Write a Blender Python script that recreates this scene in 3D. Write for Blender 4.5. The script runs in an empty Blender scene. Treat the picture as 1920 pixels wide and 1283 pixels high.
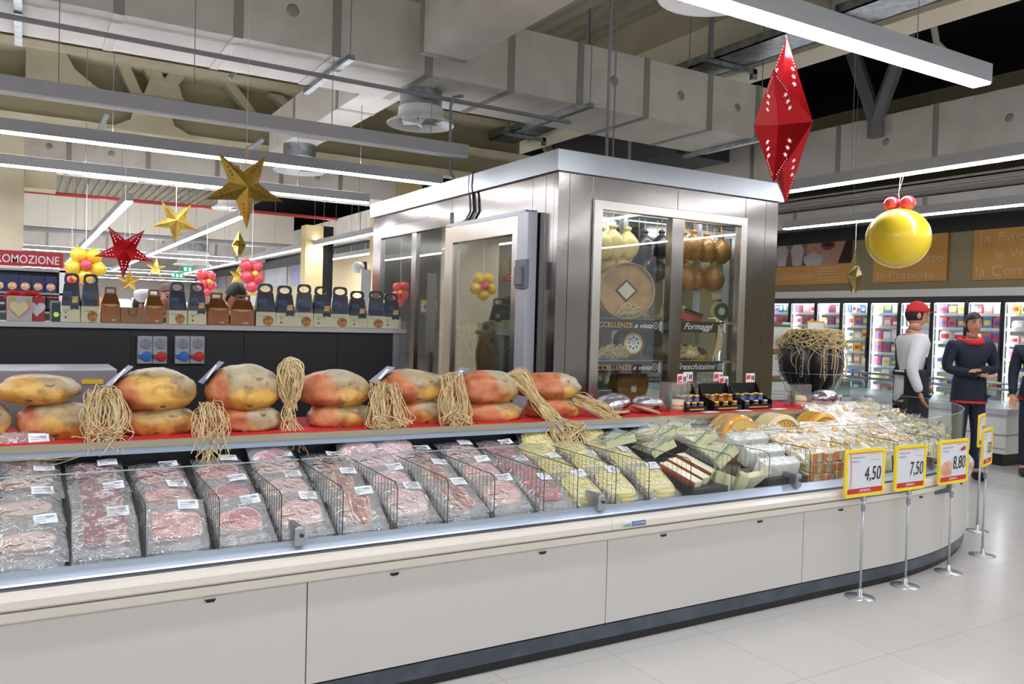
import bpy, math, random
from mathutils import Vector, Matrix, noise, Euler
random.seed(7)
PI=math.pi
sc=bpy.context.scene; col=sc.collection
# ---------------------------------------------------------------- camera
F=1535.766; CX,CY=960,641.5; HC=1.55
M0=(0.85814898,-0.02796902,-0.51263834); M1=(0.01121151,0.99929777,-0.03575275); M2=(0.51327832,0.02493374,0.85785994)
R_=Vector((M0[0],M0[2],-M0[1])); D_=Vector((M1[0],M1[2],-M1[1])); F_=Vector((M2[0],M2[2],-M2[1]))
cam=bpy.data.cameras.new('camera'); camo=bpy.data.objects.new('camera',cam); col.objects.link(camo)
mx=Matrix((R_,-D_,-F_)).transposed().to_4x4(); mx.translation=Vector((0,0,HC)); camo.matrix_world=mx
cam.sensor_fit='HORIZONTAL'; cam.sensor_width=36; cam.lens=F*36/1920; cam.clip_start=.05; cam.clip_end=200
sc.camera=camo
def at(x,y,X=None,Y=None,Z=None):
    r=R_*(x-CX)+D_*(y-CY)+F_*F
    t=X/r.x if X is not None else (Y/r.y if Y is not None else (Z-HC)/r.z)
    return Vector((0,0,HC))+r*t
# ---------------------------------------------------------------- mesh builder
class MB:
    def __init__(s): s.v=[];s.f=[];s.m=[];s.k=0;s.T=None
    def add(s,vs,fs):
        b=len(s.v); s.v+= [tuple(s.T@Vector(p)) if s.T else tuple(p) for p in vs]
        for f in fs: s.f.append([b+i for i in f]); s.m.append(s.k)
        return s
    def box(s,x0,x1,y0,y1,z0,z1):
        return s.add([(x0,y0,z0),(x1,y0,z0),(x1,y1,z0),(x0,y1,z0),(x0,y0,z1),(x1,y0,z1),(x1,y1,z1),(x0,y1,z1)],[(0,3,2,1),(4,5,6,7),(0,1,5,4),(1,2,6,5),(2,3,7,6),(3,0,4,7)])
    def tube(s,pts,r,n=6,cap=True,closed=False):
        pts=[Vector(p) for p in pts]; N=len(pts); rr=r if isinstance(r,(list,tuple)) else [r]*N
        vs=[];fs=[]; up=None
        for i,p in enumerate(pts):
            a=pts[max(i-1,0)] if not closed else pts[i-1]; b=pts[min(i+1,N-1)] if not closed else pts[(i+1)%N]
            t=(b-a); t=t.normalized() if t.length>1e-9 else Vector((0,0,1))
            if up is None: up=Vector((0,0,1)) if abs(t.z)<.9 else Vector((1,0,0))
            u=up-t*up.dot(t); u=u.normalized() if u.length>1e-6 else t.orthogonal().normalized()
            up=u; w=t.cross(u)
            for k in range(n):
                c=2*PI*k/n; vs.append(p+(u*math.cos(c)+w*math.sin(c))*rr[i])
        for i in range(N if closed else N-1):
            j=(i+1)%N
            for k in range(n): k2=(k+1)%n; fs.append((i*n+k,i*n+k2,j*n+k2,j*n+k))
        if cap and not closed: fs.append(tuple(range(n))[::-1]); fs.append(tuple((N-1)*n+k for k in range(n)))
        return s.add(vs,fs)
    def cyl(s,p0,p1,r,n=16,r2=None): return s.tube([p0,p1],[r,r if r2 is None else r2],n)
    def lathe(s,prof,n=20,c=(0,0,0),axis='z'):
        vs=[];fs=[];P=len(prof)
        for k in range(n):
            a=2*PI*k/n
            for (r,z) in prof:
                p=(r*math.cos(a),r*math.sin(a),z)
                if axis=='y': p=(p[0],p[2],p[1])
                if axis=='x': p=(p[2],p[0],p[1])
                vs.append((c[0]+p[0],c[1]+p[1],c[2]+p[2]))
        for k in range(n):
            k2=(k+1)%n
            for i in range(P-1):
                q=(k*P+i,k2*P+i,k2*P+i+1,k*P+i+1); fs.append(q if axis!='y' else q[::-1])
        return s.add(vs,fs)
    def sph(s,c,r,n=12,m=8,fn=None):
        if not isinstance(r,(tuple,list)): r=(r,r,r)
        vs=[];fs=[]
        for i in range(m+1):
            t=PI*i/m
            for k in range(n):
                a=2*PI*k/n; d=Vector((math.sin(t)*math.cos(a),math.sin(t)*math.sin(a),math.cos(t)))
                q=Vector((d.x*r[0],d.y*r[1],d.z*r[2]))
                if fn: q=fn(d,q)
                vs.append(Vector(c)+q)
        for i in range(m):
            for k in range(n): k2=(k+1)%n; fs.append((i*n+k,(i+1)*n+k,(i+1)*n+k2,i*n+k2))
        return s.add(vs,fs)
    def prism(s,poly,d0,d1,plane='xy'):
        n=len(poly)
        def P(p,d): return (p[0],p[1],d) if plane=='xy' else ((p[0],d,p[1]) if plane=='xz' else (d,p[0],p[1]))
        vs=[P(p,d0) for p in poly]+[P(p,d1) for p in poly]
        return s.add(vs,[tuple(range(n))[::-1],tuple(range(n,2*n))]+[(i,(i+1)%n,n+(i+1)%n,n+i) for i in range(n)])
    def ring(s,outer,inner,d0,d1,plane='xz'):
        n=len(outer)
        def P(p,d): return (p[0],p[1],d) if plane=='xy' else ((p[0],d,p[1]) if plane=='xz' else (d,p[0],p[1]))
        vs=[P(p,d0) for p in outer]+[P(p,d0) for p in inner]+[P(p,d1) for p in outer]+[P(p,d1) for p in inner]
        fs=[]
        for i in range(n):
            j=(i+1)%n; fs+=[(i,j,n+j,n+i),(2*n+i,3*n+i,3*n+j,2*n+j),(i,2*n+i,2*n+j,j),(n+i,n+j,3*n+j,3*n+i)]
        return s.add(vs,fs)
    def grid(s,fn,nu,nv,wrap=False):
        vs=[fn(i/nu,j/nv) for j in range(nv+1) for i in range(nu+1)]
        return s.add(vs,[(j*(nu+1)+i,j*(nu+1)+i+1,(j+1)*(nu+1)+i+1,(j+1)*(nu+1)+i) for j in range(nv) for i in range(nu)])
    def sheet(s,x0,x1,z0,z1,y,th=.002): return s.box(x0,x1,y,y+th,z0,z1)
    def build(s,name,mats,parent=None,smooth=False,bevel=0,loc=None,sub=0):
        me=bpy.data.meshes.new(name); me.from_pydata(s.v,[],s.f); 
        if not isinstance(mats,(list,tuple)): mats=[mats]
        for m in mats: me.materials.append(m)
        me.polygons.foreach_set('material_index',s.m)
        if smooth: me.polygons.foreach_set('use_smooth',[True]*len(s.f))
        me.update(); o=bpy.data.objects.new(name,me); col.objects.link(o); o.parent=parent
        if loc is not None: o.location=loc
        if bevel: b=o.modifiers.new('b','BEVEL'); b.width=bevel; b.segments=2; b.limit_method='ANGLE'
        if sub: b=o.modifiers.new('s','SUBSURF'); b.levels=sub; b.render_levels=sub
        return o
def tag(o,label=None,cat=None,group=None,kind=None):
    if label: o['label']=label
    if cat: o['category']=cat
    if group: o['group']=group
    if kind: o['kind']=kind
    return o
def thing(name,label,cat,loc=(0,0,0),rz=0,group=None,rot=None):
    o=bpy.data.objects.new(name,None); col.objects.link(o); o.location=loc; o.rotation_euler=rot or (0,0,rz); o.empty_display_size=.05
    return tag(o,label,cat,group)
def struct(o): o['kind']='structure'; return o
def dup(root,loc=None,rot=None,label=None,group=None,scale=None):
    r=root.copy(); col.objects.link(r)
    if loc is not None: r.location=loc
    if rot is not None: r.rotation_euler=rot
    if scale is not None: r.scale=scale
    if label: r['label']=label
    if group: r['group']=group
    for ch in list(root.children):
        c=ch.copy(); col.objects.link(c); c.parent=r
        for g in list(ch.children):
            d=g.copy(); col.objects.link(d); d.parent=c
    return r
def text(name,s,h,mt,loc,rot,parent=None,width=None,align='CENTER',ext=.0008,bold=0,shear=0):
    cu=bpy.data.curves.new('t','FONT'); cu.body=s; cu.size=1; cu.align_x=align; cu.extrude=0; cu.offset=bold; cu.shear=shear; cu.resolution_u=3
    o=bpy.data.objects.new('t',cu); col.objects.link(o); dg=bpy.context.evaluated_depsgraph_get(); dg.update()
    me=bpy.data.meshes.new_from_object(o.evaluated_get(dg)); bpy.data.objects.remove(o)
    xs=[v.co.x for v in me.vertices]; w=max(xs)-min(xs) if xs else 1
    sx=h*1.4
    if width: sx=width/w
    for v in me.vertices: v.co.x*=sx; v.co.y*=h*1.4; v.co.z=v.co.z+ext
    me.materials.clear(); me.materials.append(mt); t=bpy.data.objects.new(name,me); col.objects.link(t); t.location=loc; t.rotation_euler=rot; t.parent=parent
    return t
RF=(PI/2,0,0); RX=(PI/2,0,-PI/2)
# ---------------------------------------------------------------- materials
def srgb(c):
    if isinstance(c,str): c=[int(c[i:i+2],16)/255 for i in (0,2,4)]
    return tuple([(x/12.92 if x<=.04045 else ((x+.055)/1.055)**2.4) for x in c[:3]]+[1])
def N(t,ty,**k):
    n=t.nodes.new(ty)
    for a,b in k.items():
        if a.startswith('_'): n.inputs[a[1:].replace('_',' ')].default_value=b
        else: setattr(n,a,b)
    return n
MC={}
def mat(name,c,rough=.5,metal=0,bump=0,bscale=20,c2=None,nscale=8,lo=.4,hi=.6,coat=0,spec=.5,em=None,es=0,alpha=1,sss=0,detail=4,coords='Object',stretch=None,c3=None):
    if name in MC: return MC[name]
    m=bpy.data.materials.new(name); m.use_nodes=True; t=m.node_tree; b=t.nodes['Principled BSDF']
    b.inputs['Base Color'].default_value=srgb(c); b.inputs['Roughness'].default_value=rough; b.inputs['Metallic'].default_value=metal
    b.inputs['Specular IOR Level'].default_value=spec; b.inputs['Coat Weight'].default_value=coat; b.inputs['Coat Roughness'].default_value=.08
    if em: b.inputs['Emission Color'].default_value=srgb(em); b.inputs['Emission Strength'].default_value=es
    if alpha<1: b.inputs['Alpha'].default_value=alpha
    if sss: b.inputs['Subsurface Weight'].default_value=sss; b.inputs['Subsurface Scale'].default_value=.01
    if bump or c2:
        tc=N(t,'ShaderNodeTexCoord'); src=tc.outputs[coords]
        if stretch:
            mp=N(t,'ShaderNodeMapping'); mp.inputs['Scale'].default_value=stretch; t.links.new(src,mp.inputs[0]); src=mp.outputs[0]
    if c2:
        n=N(t,'ShaderNodeTexNoise'); n.inputs['Scale'].default_value=nscale; n.inputs['Detail'].default_value=detail; t.links.new(src,n.inputs['Vector'])
        r=N(t,'ShaderNodeValToRGB'); r.color_ramp.elements[0].position=lo; r.color_ramp.elements[1].position=hi
        r.color_ramp.elements[0].color=srgb(c); r.color_ramp.elements[1].color=srgb(c2)
        if c3: e=r.color_ramp.elements.new(min(1,hi+.12)); e.color=srgb(c3)
        t.links.new(n.outputs['Fac'],r.inputs[0]); t.links.new(r.outputs[0],b.inputs['Base Color'])
    if bump:
        n=N(t,'ShaderNodeTexNoise'); n.inputs['Scale'].default_value=bscale; n.inputs['Detail'].default_value=3; t.links.new(src,n.inputs['Vector'])
        bp=N(t,'ShaderNodeBump'); bp.inputs['Strength'].default_value=bump; bp.inputs['Distance'].default_value=.01; t.links.new(n.outputs['Fac'],bp.inputs['Height']); t.links.new(bp.outputs[0],b.inputs['Normal'])
    MC[name]=m; return m
def emit(name,c,s):
    if name in MC: return MC[name]
    m=bpy.data.materials.new(name); m.use_nodes=True; t=m.node_tree; t.nodes.clear(); e=N(t,'ShaderNodeEmission'); e.inputs[0].default_value=srgb(c); e.inputs[1].default_value=s
    o=N(t,'ShaderNodeOutputMaterial'); t.links.new(e.outputs[0],o.inputs[0]); MC[name]=m; return m
def glass(name,tint=(.97,.985,.98),k=1.0,base=.0,rough=.0,haze=0,bump=0,bs=30,ior=1.45):
    if name in MC: return MC[name]
    m=bpy.data.materials.new(name); m.use_nodes=True; t=m.node_tree; t.nodes.clear(); L=t.links.new
    tr=N(t,'ShaderNodeBsdfTransparent'); tr.inputs[0].default_value=(*tint,1); gl=N(t,'ShaderNodeBsdfGlossy'); gl.inputs['Roughness'].default_value=rough; gl.inputs[0].default_value=(1,1,1,1)
    lw=N(t,'ShaderNodeLayerWeight'); lw.inputs[0].default_value=.5; fr=N(t,'ShaderNodeMath',operation='POWER'); fr.inputs[1].default_value=5; L(lw.outputs['Facing'],fr.inputs[0])
    ma=N(t,'ShaderNodeMath',operation='MULTIPLY_ADD',use_clamp=True); ma.inputs[1].default_value=k*.96; ma.inputs[2].default_value=base+.04*k; L(fr.outputs[0],ma.inputs[0])
    mixs=N(t,'ShaderNodeMixShader'); L(ma.outputs[0],mixs.inputs[0]); L(gl.outputs[0],mixs.inputs[2]); src=tr.outputs[0]
    if haze:
        df=N(t,'ShaderNodeBsdfDiffuse'); df.inputs[0].default_value=(.9,.91,.93,1); mh=N(t,'ShaderNodeMixShader'); mh.inputs[0].default_value=haze; L(tr.outputs[0],mh.inputs[1]); L(df.outputs[0],mh.inputs[2]); src=mh.outputs[0]
    L(src,mixs.inputs[1])
    if bump:
        tc=N(t,'ShaderNodeTexCoord'); n=N(t,'ShaderNodeTexNoise'); n.inputs['Scale'].default_value=bs; n.inputs['Detail'].default_value=2; n.inputs['Distortion'].default_value=1.2; L(tc.outputs['Object'],n.inputs['Vector'])
        bp=N(t,'ShaderNodeBump'); bp.inputs['Strength'].default_value=bump; bp.inputs['Distance'].default_value=.02; L(n.outputs['Fac'],bp.inputs['Height']); L(bp.outputs[0],gl.inputs['Normal']); L(bp.outputs[0],lw.inputs['Normal'])
    o=N(t,'ShaderNodeOutputMaterial'); L(mixs.outputs[0],o.inputs[0]); MC[name]=m; return m
def banded(name,base,bands,rough=.4,coat=0,axis='z',noise_amp=0,bump=0):
    """bands: list of (pos,color) constant ramp on Generated axis"""
    if name in MC: return MC[name]
    m=bpy.data.materials.new(name); m.use_nodes=True; t=m.node_tree; b=t.nodes['Principled BSDF']; L=t.links.new
    tc=N(t,'ShaderNodeTexCoord'); sp=N(t,'ShaderNodeSeparateXYZ'); L(tc.outputs['Generated'],sp.inputs[0]); r=N(t,'ShaderNodeValToRGB'); r.color_ramp.interpolation='CONSTANT'
    src=sp.outputs['XYZ'.index(axis.upper())]
    if noise_amp:
        n=N(t,'ShaderNodeTexNoise'); n.inputs['Scale'].default_value=4; n.inputs['Detail'].default_value=5; L(tc.outputs['Generated'],n.inputs['Vector'])
        a=N(t,'ShaderNodeMath',operation='MULTIPLY_ADD'); a.inputs[1].default_value=noise_amp; L(n.outputs['Fac'],a.inputs[0]); L(src,a.inputs[2]); 
        a2=N(t,'ShaderNodeMath',operation='SUBTRACT'); a2.inputs[1].default_value=noise_amp*.5; L(a.outputs[0],a2.inputs[0]); src=a2.outputs[0]; r.color_ramp.interpolation='LINEAR'
    L(src,r.inputs[0]); els=r.color_ramp.elements; els[0].position=0; els[0].color=srgb(base); els[1].position=bands[0][0]; els[1].color=srgb(bands[0][1])
    for p,c in bands[1:]: e=els.new(p); e.color=srgb(c)
    L(r.outputs[0],b.inputs['Base Color']); b.inputs['Roughness'].default_value=rough; b.inputs['Coat Weight'].default_value=coat
    MC[name]=m; return m
steel=None
def brushed(name,c,rough=.28,waves=.35,anis=True):
    m=bpy.data.materials.new(name); m.use_nodes=True; t=m.node_tree; b=t.nodes['Principled BSDF']; L=t.links.new
    b.inputs['Base Color'].default_value=srgb(c); b.inputs['Metallic'].default_value=1
    tc=N(t,'ShaderNodeTexCoord'); mp=N(t,'ShaderNodeMapping'); mp.inputs['Scale'].default_value=(3,3,140); L(tc.outputs['Object'],mp.inputs[0])
    n=N(t,'ShaderNodeTexNoise'); n.inputs['Scale'].default_value=2; n.inputs['Detail'].default_value=3; L(mp.outputs[0],n.inputs['Vector'])
    r=N(t,'ShaderNodeMapRange'); r.inputs['To Min'].default_value=rough-.015; r.inputs['To Max'].default_value=rough+.03; L(n.outputs['Fac'],r.inputs[0]); L(r.outputs[0],b.inputs['Roughness'])
    n2=N(t,'ShaderNodeTexNoise'); n2.inputs['Scale'].default_value=1.6; n2.inputs['Detail'].default_value=1; L(tc.outputs['Object'],n2.inputs['Vector'])
    bp=N(t,'ShaderNodeBump'); bp.inputs['Strength'].default_value=waves; bp.inputs['Distance'].default_value=.05; L(n2.outputs['Fac'],bp.inputs['Height'])
    bp2=N(t,'ShaderNodeBump'); bp2.inputs['Strength'].default_value=.05; bp2.inputs['Distance'].default_value=.002; L(n.outputs['Fac'],bp2.inputs['Height']); L(bp.outputs[0],b.inputs['Normal'])
    MC[name]=m; return m
steel=brushed('brushed_steel','8e8983',.17,.3)
steel_d=mat('dull_steel','8f9092',.35,1)
alu=mat('aluminium','b4b6b8',.35,.9)
galv=mat('galvanised','8d949a',.35,.9,c2='a9b0b4',nscale=12)
white_m=mat('white_metal','e6e6e4',.35)
cream_p=mat('cream_plastic','e0d9ca',.25,coat=.2)
panel_m=mat('panel_paint','cac7bf',.4)
band_m=mat('panel_lip','c9c4b4',.4)
blue_tr=mat('pale_blue_trim','b6c0cf',.3,.3)
black_p=mat('black_plastic','141416',.35)
black_w=mat('black_laminate','17171a',.45)
dark_g=mat('dark_grey','34373c',.4)
grey_m=mat('mid_grey','8b8d90',.4)
kick_m=mat('kick_grey','4b525b',.3,.4,c2='59616b',nscale=6)
red_mat=mat('red_cloth','cf1f25',.8)
glass_c=glass('clear_glass',k=.6,ior=1.4)
glass_d=glass('cabinet_glass',k=1.0,base=.03,tint=(.93,.95,.94))
glass_s=glass('side_glass',k=1.2,base=.14,tint=(.72,.74,.70))
acry=glass('acrylic',k=1.2,base=.04,haze=.05)
bag_m=glass('shrink_film',k=2.6,base=.06,rough=.17,haze=.19,bump=1.0,bs=22,tint=(.99,.99,1))
bag_c=glass('clear_film',k=2.0,base=.03,rough=.12,haze=.06,bump=1.0,bs=26,tint=(.99,.99,1))
label_w=mat('label_paper','eef0f2',.5)
ink=mat('ink_black','111114',.5); ink_g=mat('ink_grey','a9adb3',.5); white_t=mat('white_ink','f3f2ee',.5)
wire_m=mat('dark_wire','3a332c',.35,.6)
tube_e=emit('lamp_diffuser','f2f4ff',34)
tube_f=emit('lamp_diffuser_far','f5f6ff',42)
lamp_m=mat('lamp_body','b2b4b8',.4)
duct_m=mat('duct_sheet','c6c0b8',.5,.0,bump=.2,bscale=60,c2='cfcac2',nscale=3)
duct_s=mat('duct_seam','9f9a92',.4,.4)
beige_c=mat('beige_concrete','d8cfb4',.8,c2='cfc5a8',nscale=3)
olive_c=mat('olive_concrete','b7b095',.85,c2='aea78c',nscale=2)
gold_m=mat('gold_foil','e2bc58',.22,.85,bump=.35,bscale=14)
redf_m=mat('red_foil','c4151f',.16,.75,bump=.25,bscale=10)
yel_b=mat('yellow_latex','fbd832',.3,coat=.35,sss=.0)
red_b=mat('coral_latex','ee4a4e',.18,coat=.6)
string_m=mat('string_white','e8e8e6',.7)
raff=mat('raffia','e0cb9c',.7,c2='cdb27c',nscale=30)
straw_m=mat('straw','dcc791',.75)
# ================================================================ SETTING
def tile_floor():
    m=bpy.data.materials.new('floor_tiles'); m.use_nodes=True; t=m.node_tree; b=t.nodes['Principled BSDF']; L=t.links.new
    tc=N(t,'ShaderNodeTexCoord'); br=N(t,'ShaderNodeTexBrick'); br.offset=0; br.inputs['Scale'].default_value=1; br.inputs['Mortar Size'].default_value=.0035; br.inputs['Brick Width'].default_value=.6; br.inputs['Row Height'].default_value=.6
    br.inputs['Color1'].default_value=srgb('c6c3bb'); br.inputs['Color2'].default_value=srgb('c1beb6'); br.inputs['Mortar'].default_value=srgb('b4b0a8'); br.inputs['Bias'].default_value=-.2
    L(tc.outputs['Object'],br.inputs['Vector']); L(br.outputs['Color'],b.inputs['Base Color']); b.inputs['Roughness'].default_value=.2
    n=N(t,'ShaderNodeTexNoise'); n.inputs['Scale'].default_value=6; L(tc.outputs['Object'],n.inputs['Vector']); r=N(t,'ShaderNodeMapRange'); r.inputs['To Min'].default_value=.12; r.inputs['To Max'].default_value=.3; L(n.outputs['Fac'],r.inputs[0]); L(r.outputs[0],b.inputs['Roughness'])
    return m
struct(MB().box(-9,13.2,-6,41,-.1,0).build('floor',tile_floor()))
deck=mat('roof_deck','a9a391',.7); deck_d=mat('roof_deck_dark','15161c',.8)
m=MB()
def corr(m,x0,x1,y0,y1,z,step,h):
    n=int((x1-x0)/step)
    for i in range(n):
        x=x0+i*step; m.box(x,x+step*.55,y0,y1,z-h,z+.02)
    m.box(x0,x1,y0,y1,z,z+.05)
corr(m,-9,7.3,-6,41,5.6,.25,.05); struct(m.build('ceiling',deck))
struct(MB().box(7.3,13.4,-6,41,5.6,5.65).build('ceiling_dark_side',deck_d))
m=MB(); corr(m,9.95,13,-6,16,3.47,.2,.03); struct(m.build('ceiling_low_soffit',mat('soffit','8e8a82',.6)))
wall_y=mat('wall_ochre','bdb28e',.8,bump=.1,bscale=5)
struct(MB().box(13,13.2,-6,41,0,5.6).build('wall_right',wall_y))
struct(MB().box(7.25,7.45,16.2,40,0,3.35).build('wall_inner',mat('wall_cream','d9c9a2',.8)))
struct(MB().box(-9,7.3,41,41.2,0,5.6).build('wall_back',mat('wall_pinkgrey','cdc6c2',.8)))
struct(MB().box(7.3,13,41,41.2,0,5.6).build('wall_back_dark',mat('wall_pinkgrey','cdc6c2',.8)))
struct(MB().box(-9.2,-9,-6,41,0,5.6).build('wall_left',mat('wall_pinkgrey','cdc6c2',.8)))
struct(MB().box(12.9,13,-6,16,3.2,3.44).build('trim_1',dark_g))
struct(MB().box(7.05,7.25,16.2,40,3.1,3.35).build('trim_2',dark_g))
# columns
o=MB().box(-.75,-.28,11.8,12.6,0,5.6).box(-.28,-.003,11.75,12.65,0,5.6).build('concrete_column',beige_c); tag(o,'beige concrete column at the left edge rising behind the red promotion sign','column')
o=MB().box(-.003,.35,11.9,12.3,3.05,3.3).build('concrete_bracket',beige_c); tag(o,'small cream corbel sticking out of the left beige column','column')
o=MB().box(5.95,6.75,14.9,15.6,0,5.6).build('concrete_column',mat('beige_yellow','d6c38f',.8)); tag(o,'yellowish column rising just behind the steel cold room roof','column')
o=MB().box(4.65,5.0,15.6,15.9,0,3.3).build('concrete_column',mat('beige_yellow','d6c38f',.8)); tag(o,'narrow tan column with a black edge left of the steel cold room','column'); MB().box(5.0,5.2,15.6,15.9,0,3.3).build('edge_strip',black_p,o)
# roof beams
def truss(Y,z0,z1,x0,x1,label,ph=0):
    m=MB(); m.box(x0,x1,Y,Y+.3,z0,z0+.14); m.box(x0,x1,Y,Y+.3,z1-.1,z1); x=x0+ph
    while x<x1-1.2:
        for s in (-1,1):
            a=Vector((x+1.3,0,z0+.3)); b=Vector((x+1.3+s*.75,0,z1-.05)); w=.09
            m.prism([(a.x-w,a.z),(a.x+w,a.z),(b.x+w,b.z),(b.x-w,b.z)],Y+.08,Y+.2,'xz')
        pts=[(x+1.3-.75,z0+.1),(x+1.3-.45,z0+.13),(x+1.3-.25,z0+.25),(x+1.3-.17,z0+.45),(x+1.3+.17,z0+.45),(x+1.3+.25,z0+.25),(x+1.3+.45,z0+.13),(x+1.3+.75,z0+.1)]
        m.prism(pts,Y+.06,Y+.22,'xz'); x+=2.6
    o=m.build('roof_truss',olive_c); tag(o,label,'roof truss'); return o
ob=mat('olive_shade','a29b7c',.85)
t=thing('roof_truss','olive precast roof truss with Y shaped webs, nearest one beyond the big duct','roof truss',(0,11,0))
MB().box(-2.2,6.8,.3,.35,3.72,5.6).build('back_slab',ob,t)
MB().box(-2.2,6.8,-.12,.3,4.52,4.60).box(-2.2,6.8,-.05,.3,4.08,4.15).box(-2.2,6.8,.1,.3,3.70,3.80).build('flange',beige_c,t)
def web(p,q,w):
    a=at(*p,Y=11.1); b=at(*q,Y=11.1); MB().prism([(a.x-w,a.z),(a.x+w,a.z),(b.x+w,b.z),(b.x-w,b.z)],.05,.22,'xz').build('web',olive_c,t)
for p,q,w in (((306,172),(272,112),.1),((306,172),(352,118),.1),((262,192),(226,112),.07),((478,222),(430,158),.07),((552,212),(515,178),.09),((640,235),(600,170),.09)): web(p,q,w)
c=at(306,190,Y=11.1); MB().prism([(c.x-.42,c.z-.1),(c.x+.42,c.z-.1),(c.x+.22,c.z+.06),(c.x+.16,c.z+.25),(c.x-.16,c.z+.25),(c.x-.22,c.z+.06)],.04,.24,'xz').build('node_web',olive_c,t)
c=at(285,225,Y=11.1); MB().prism([(c.x-.5,3.75),(c.x+.5,3.75),(c.x+.25,3.88),(c.x+.18,4.1),(c.x-.18,4.1),(c.x-.25,3.88)],.04,.24,'xz').build('node_web',olive_c,t)
truss(15.2,4.75,5.6,-2.2,7,'farther olive roof truss above the cross duct on the left',.2)
truss(13.2,4.15,5.5,7.6,13,'grey roof truss seen in the dark void above the cold room',0.1)
def wedge_end(): 
    m=MB(); x0=.0
    pts=[(x0,4.12)]+[(x0+.95-.95*math.cos(a),5.3-1.1*math.sin(a)) for a in [i*PI/2/10 for i in range(1,11)]]
    return m
o=MB().prism([(-.0,4.1),(1.0,4.1),(.75,4.17),(.5,4.35),(.33,4.65),(.25,5.1),(.22,5.6),(-.0,5.6)],10.95,11.1,'xz').build('truss_end_panel',olive_c); tag(o,'curved olive end web of the roof truss at upper left','roof truss')
for y0,z0,z1,l,c in ((9.9,4.62,4.7,'thin cream roof purlin nearest behind the big grey duct on the left',beige_c),(16.3,4.35,4.9,'deep beige roof beam above the far cross duct on the left',olive_c),(24,3.5,4.5,'wide pale beam far at the back left above the red pipe',mat('pale_beam','ddd8cc',.7))):
    o=MB().box(-2.2,6.8,y0,y0+.25,z0,z1).build('roof_beam',c); tag(o,l,'roof beam')
o=MB().box(6.9,7.3,-2,17.4,4.42,5.1).build('roof_beam',mat('cream_paint','e2dcc6',.7)); tag(o,'long cream beam running from upper right down behind the steel cold room','roof beam')
o=MB().box(6.9,7.1,-2,17.4,5.1,5.6).build('beam_upstand',olive_c,o)
o=MB().box(1.4,6.9,4.9,5.2,5.0,5.55).build('roof_beam',olive_c); tag(o,'olive cross beam at the top centre above the big duct','roof beam')
# Y braces in the dark void
for i,(x,y,l) in enumerate(((10.6,4.3,'grey V shaped brace in the black void above the balloon lamp'),(9.2,6.6,'grey V shaped brace in the black void behind the red star'))):
    m=MB(); 
    for s in (-1,1): m.tube([(x,y,4.2),(x,y+s*.55,5.6)],.09,6)
    m.tube([(x,y,4.2),(x,y,4.0)],.1,6); tag(m.build('roof_brace',mat('brace_grey','77777a',.6)),l,'brace')
# ---------------------------------------------------------------- ducts
def duct(name,x0,x1,y0,y1,z0,z1,ax,seams,label,knobs=(),cat='air duct'):
    o=MB().box(x0,x1,y0,y1,z0,z1).build(name,duct_m); tag(o,label,cat)
    for s in seams:
        e=.006; w=.035; q=MB()
        if ax=='x': q.box(s-w,s+w,y0-e,y1+e,z0-e,z1+e)
        else: q.box(x0-e,x1+e,s-w,s+w,z0-e,z1+e)
        q.build('flange',duct_s,o)
    for k in knobs:
        q=MB()
        if ax=='x': q.lathe([(0,-.012),(.035,-.01),(.05,0)],14,(k,y0,(z0+z1)/2),'y')
        else: q.lathe([(0,-.012),(.035,-.01),(.05,0)],14,(x0,k,(z0+z1)/2),'x')
        q.build('access_cap',duct_s,o)
    return o
duct('ventilation_duct',-2.5,6.95,6.33,7.25,3.6,4.17,'x',[-.6,.55,1.35,2.1,2.9,3.7,4.45,5.25,6.1,6.8],'big grey ventilation duct crossing the whole ceiling above the cold room',[.15,1.75,3.3,4.85,5.7,6.5])
duct('ventilation_duct',2.64,3.02,1.5,5.95,3.62,4.1,'y',[3.2,4.3,5.9],'dark sided branch duct coming down from the top centre')
duct('ventilation_duct',2.64,3.02,7.25,10.5,3.6,4.05,'y',[7.9,9.4],'branch duct running away behind the big grey duct')
duct('ventilation_duct',-2.5,5.6,13.5,14.4,3.6,4.12,'x',[-.6,.55,1.6,2.6,3.6,4.6],'far cross duct below the olive trusses on the left',[.3,1.1,2.9,4.2])
duct('ventilation_duct',9.27,9.9,-1,13,3.6,4.27,'y',[1.6,3,4.4,5.85,7.2,8.7,10.2],'grey ventilation duct along the right side above the lamps',[2.3,5.0,6.5,8])
duct('ventilation_duct',10.6,11.0,-1,15,3.22,3.42,'y',[2.4,4.6,6.8,9],'thin white duct under the low soffit on the right')
duct('ventilation_duct',-2.5,7,28,29,3.3,4.6,'x',[-1,.6,2.2,3.8,5.4],'very distant grey duct at the back of the shop on the left',[0,1.2,3,4.6])
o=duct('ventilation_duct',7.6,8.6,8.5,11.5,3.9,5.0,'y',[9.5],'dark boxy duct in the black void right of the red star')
o.data.materials[0]=mat('duct_dark','33343a',.6)
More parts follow.
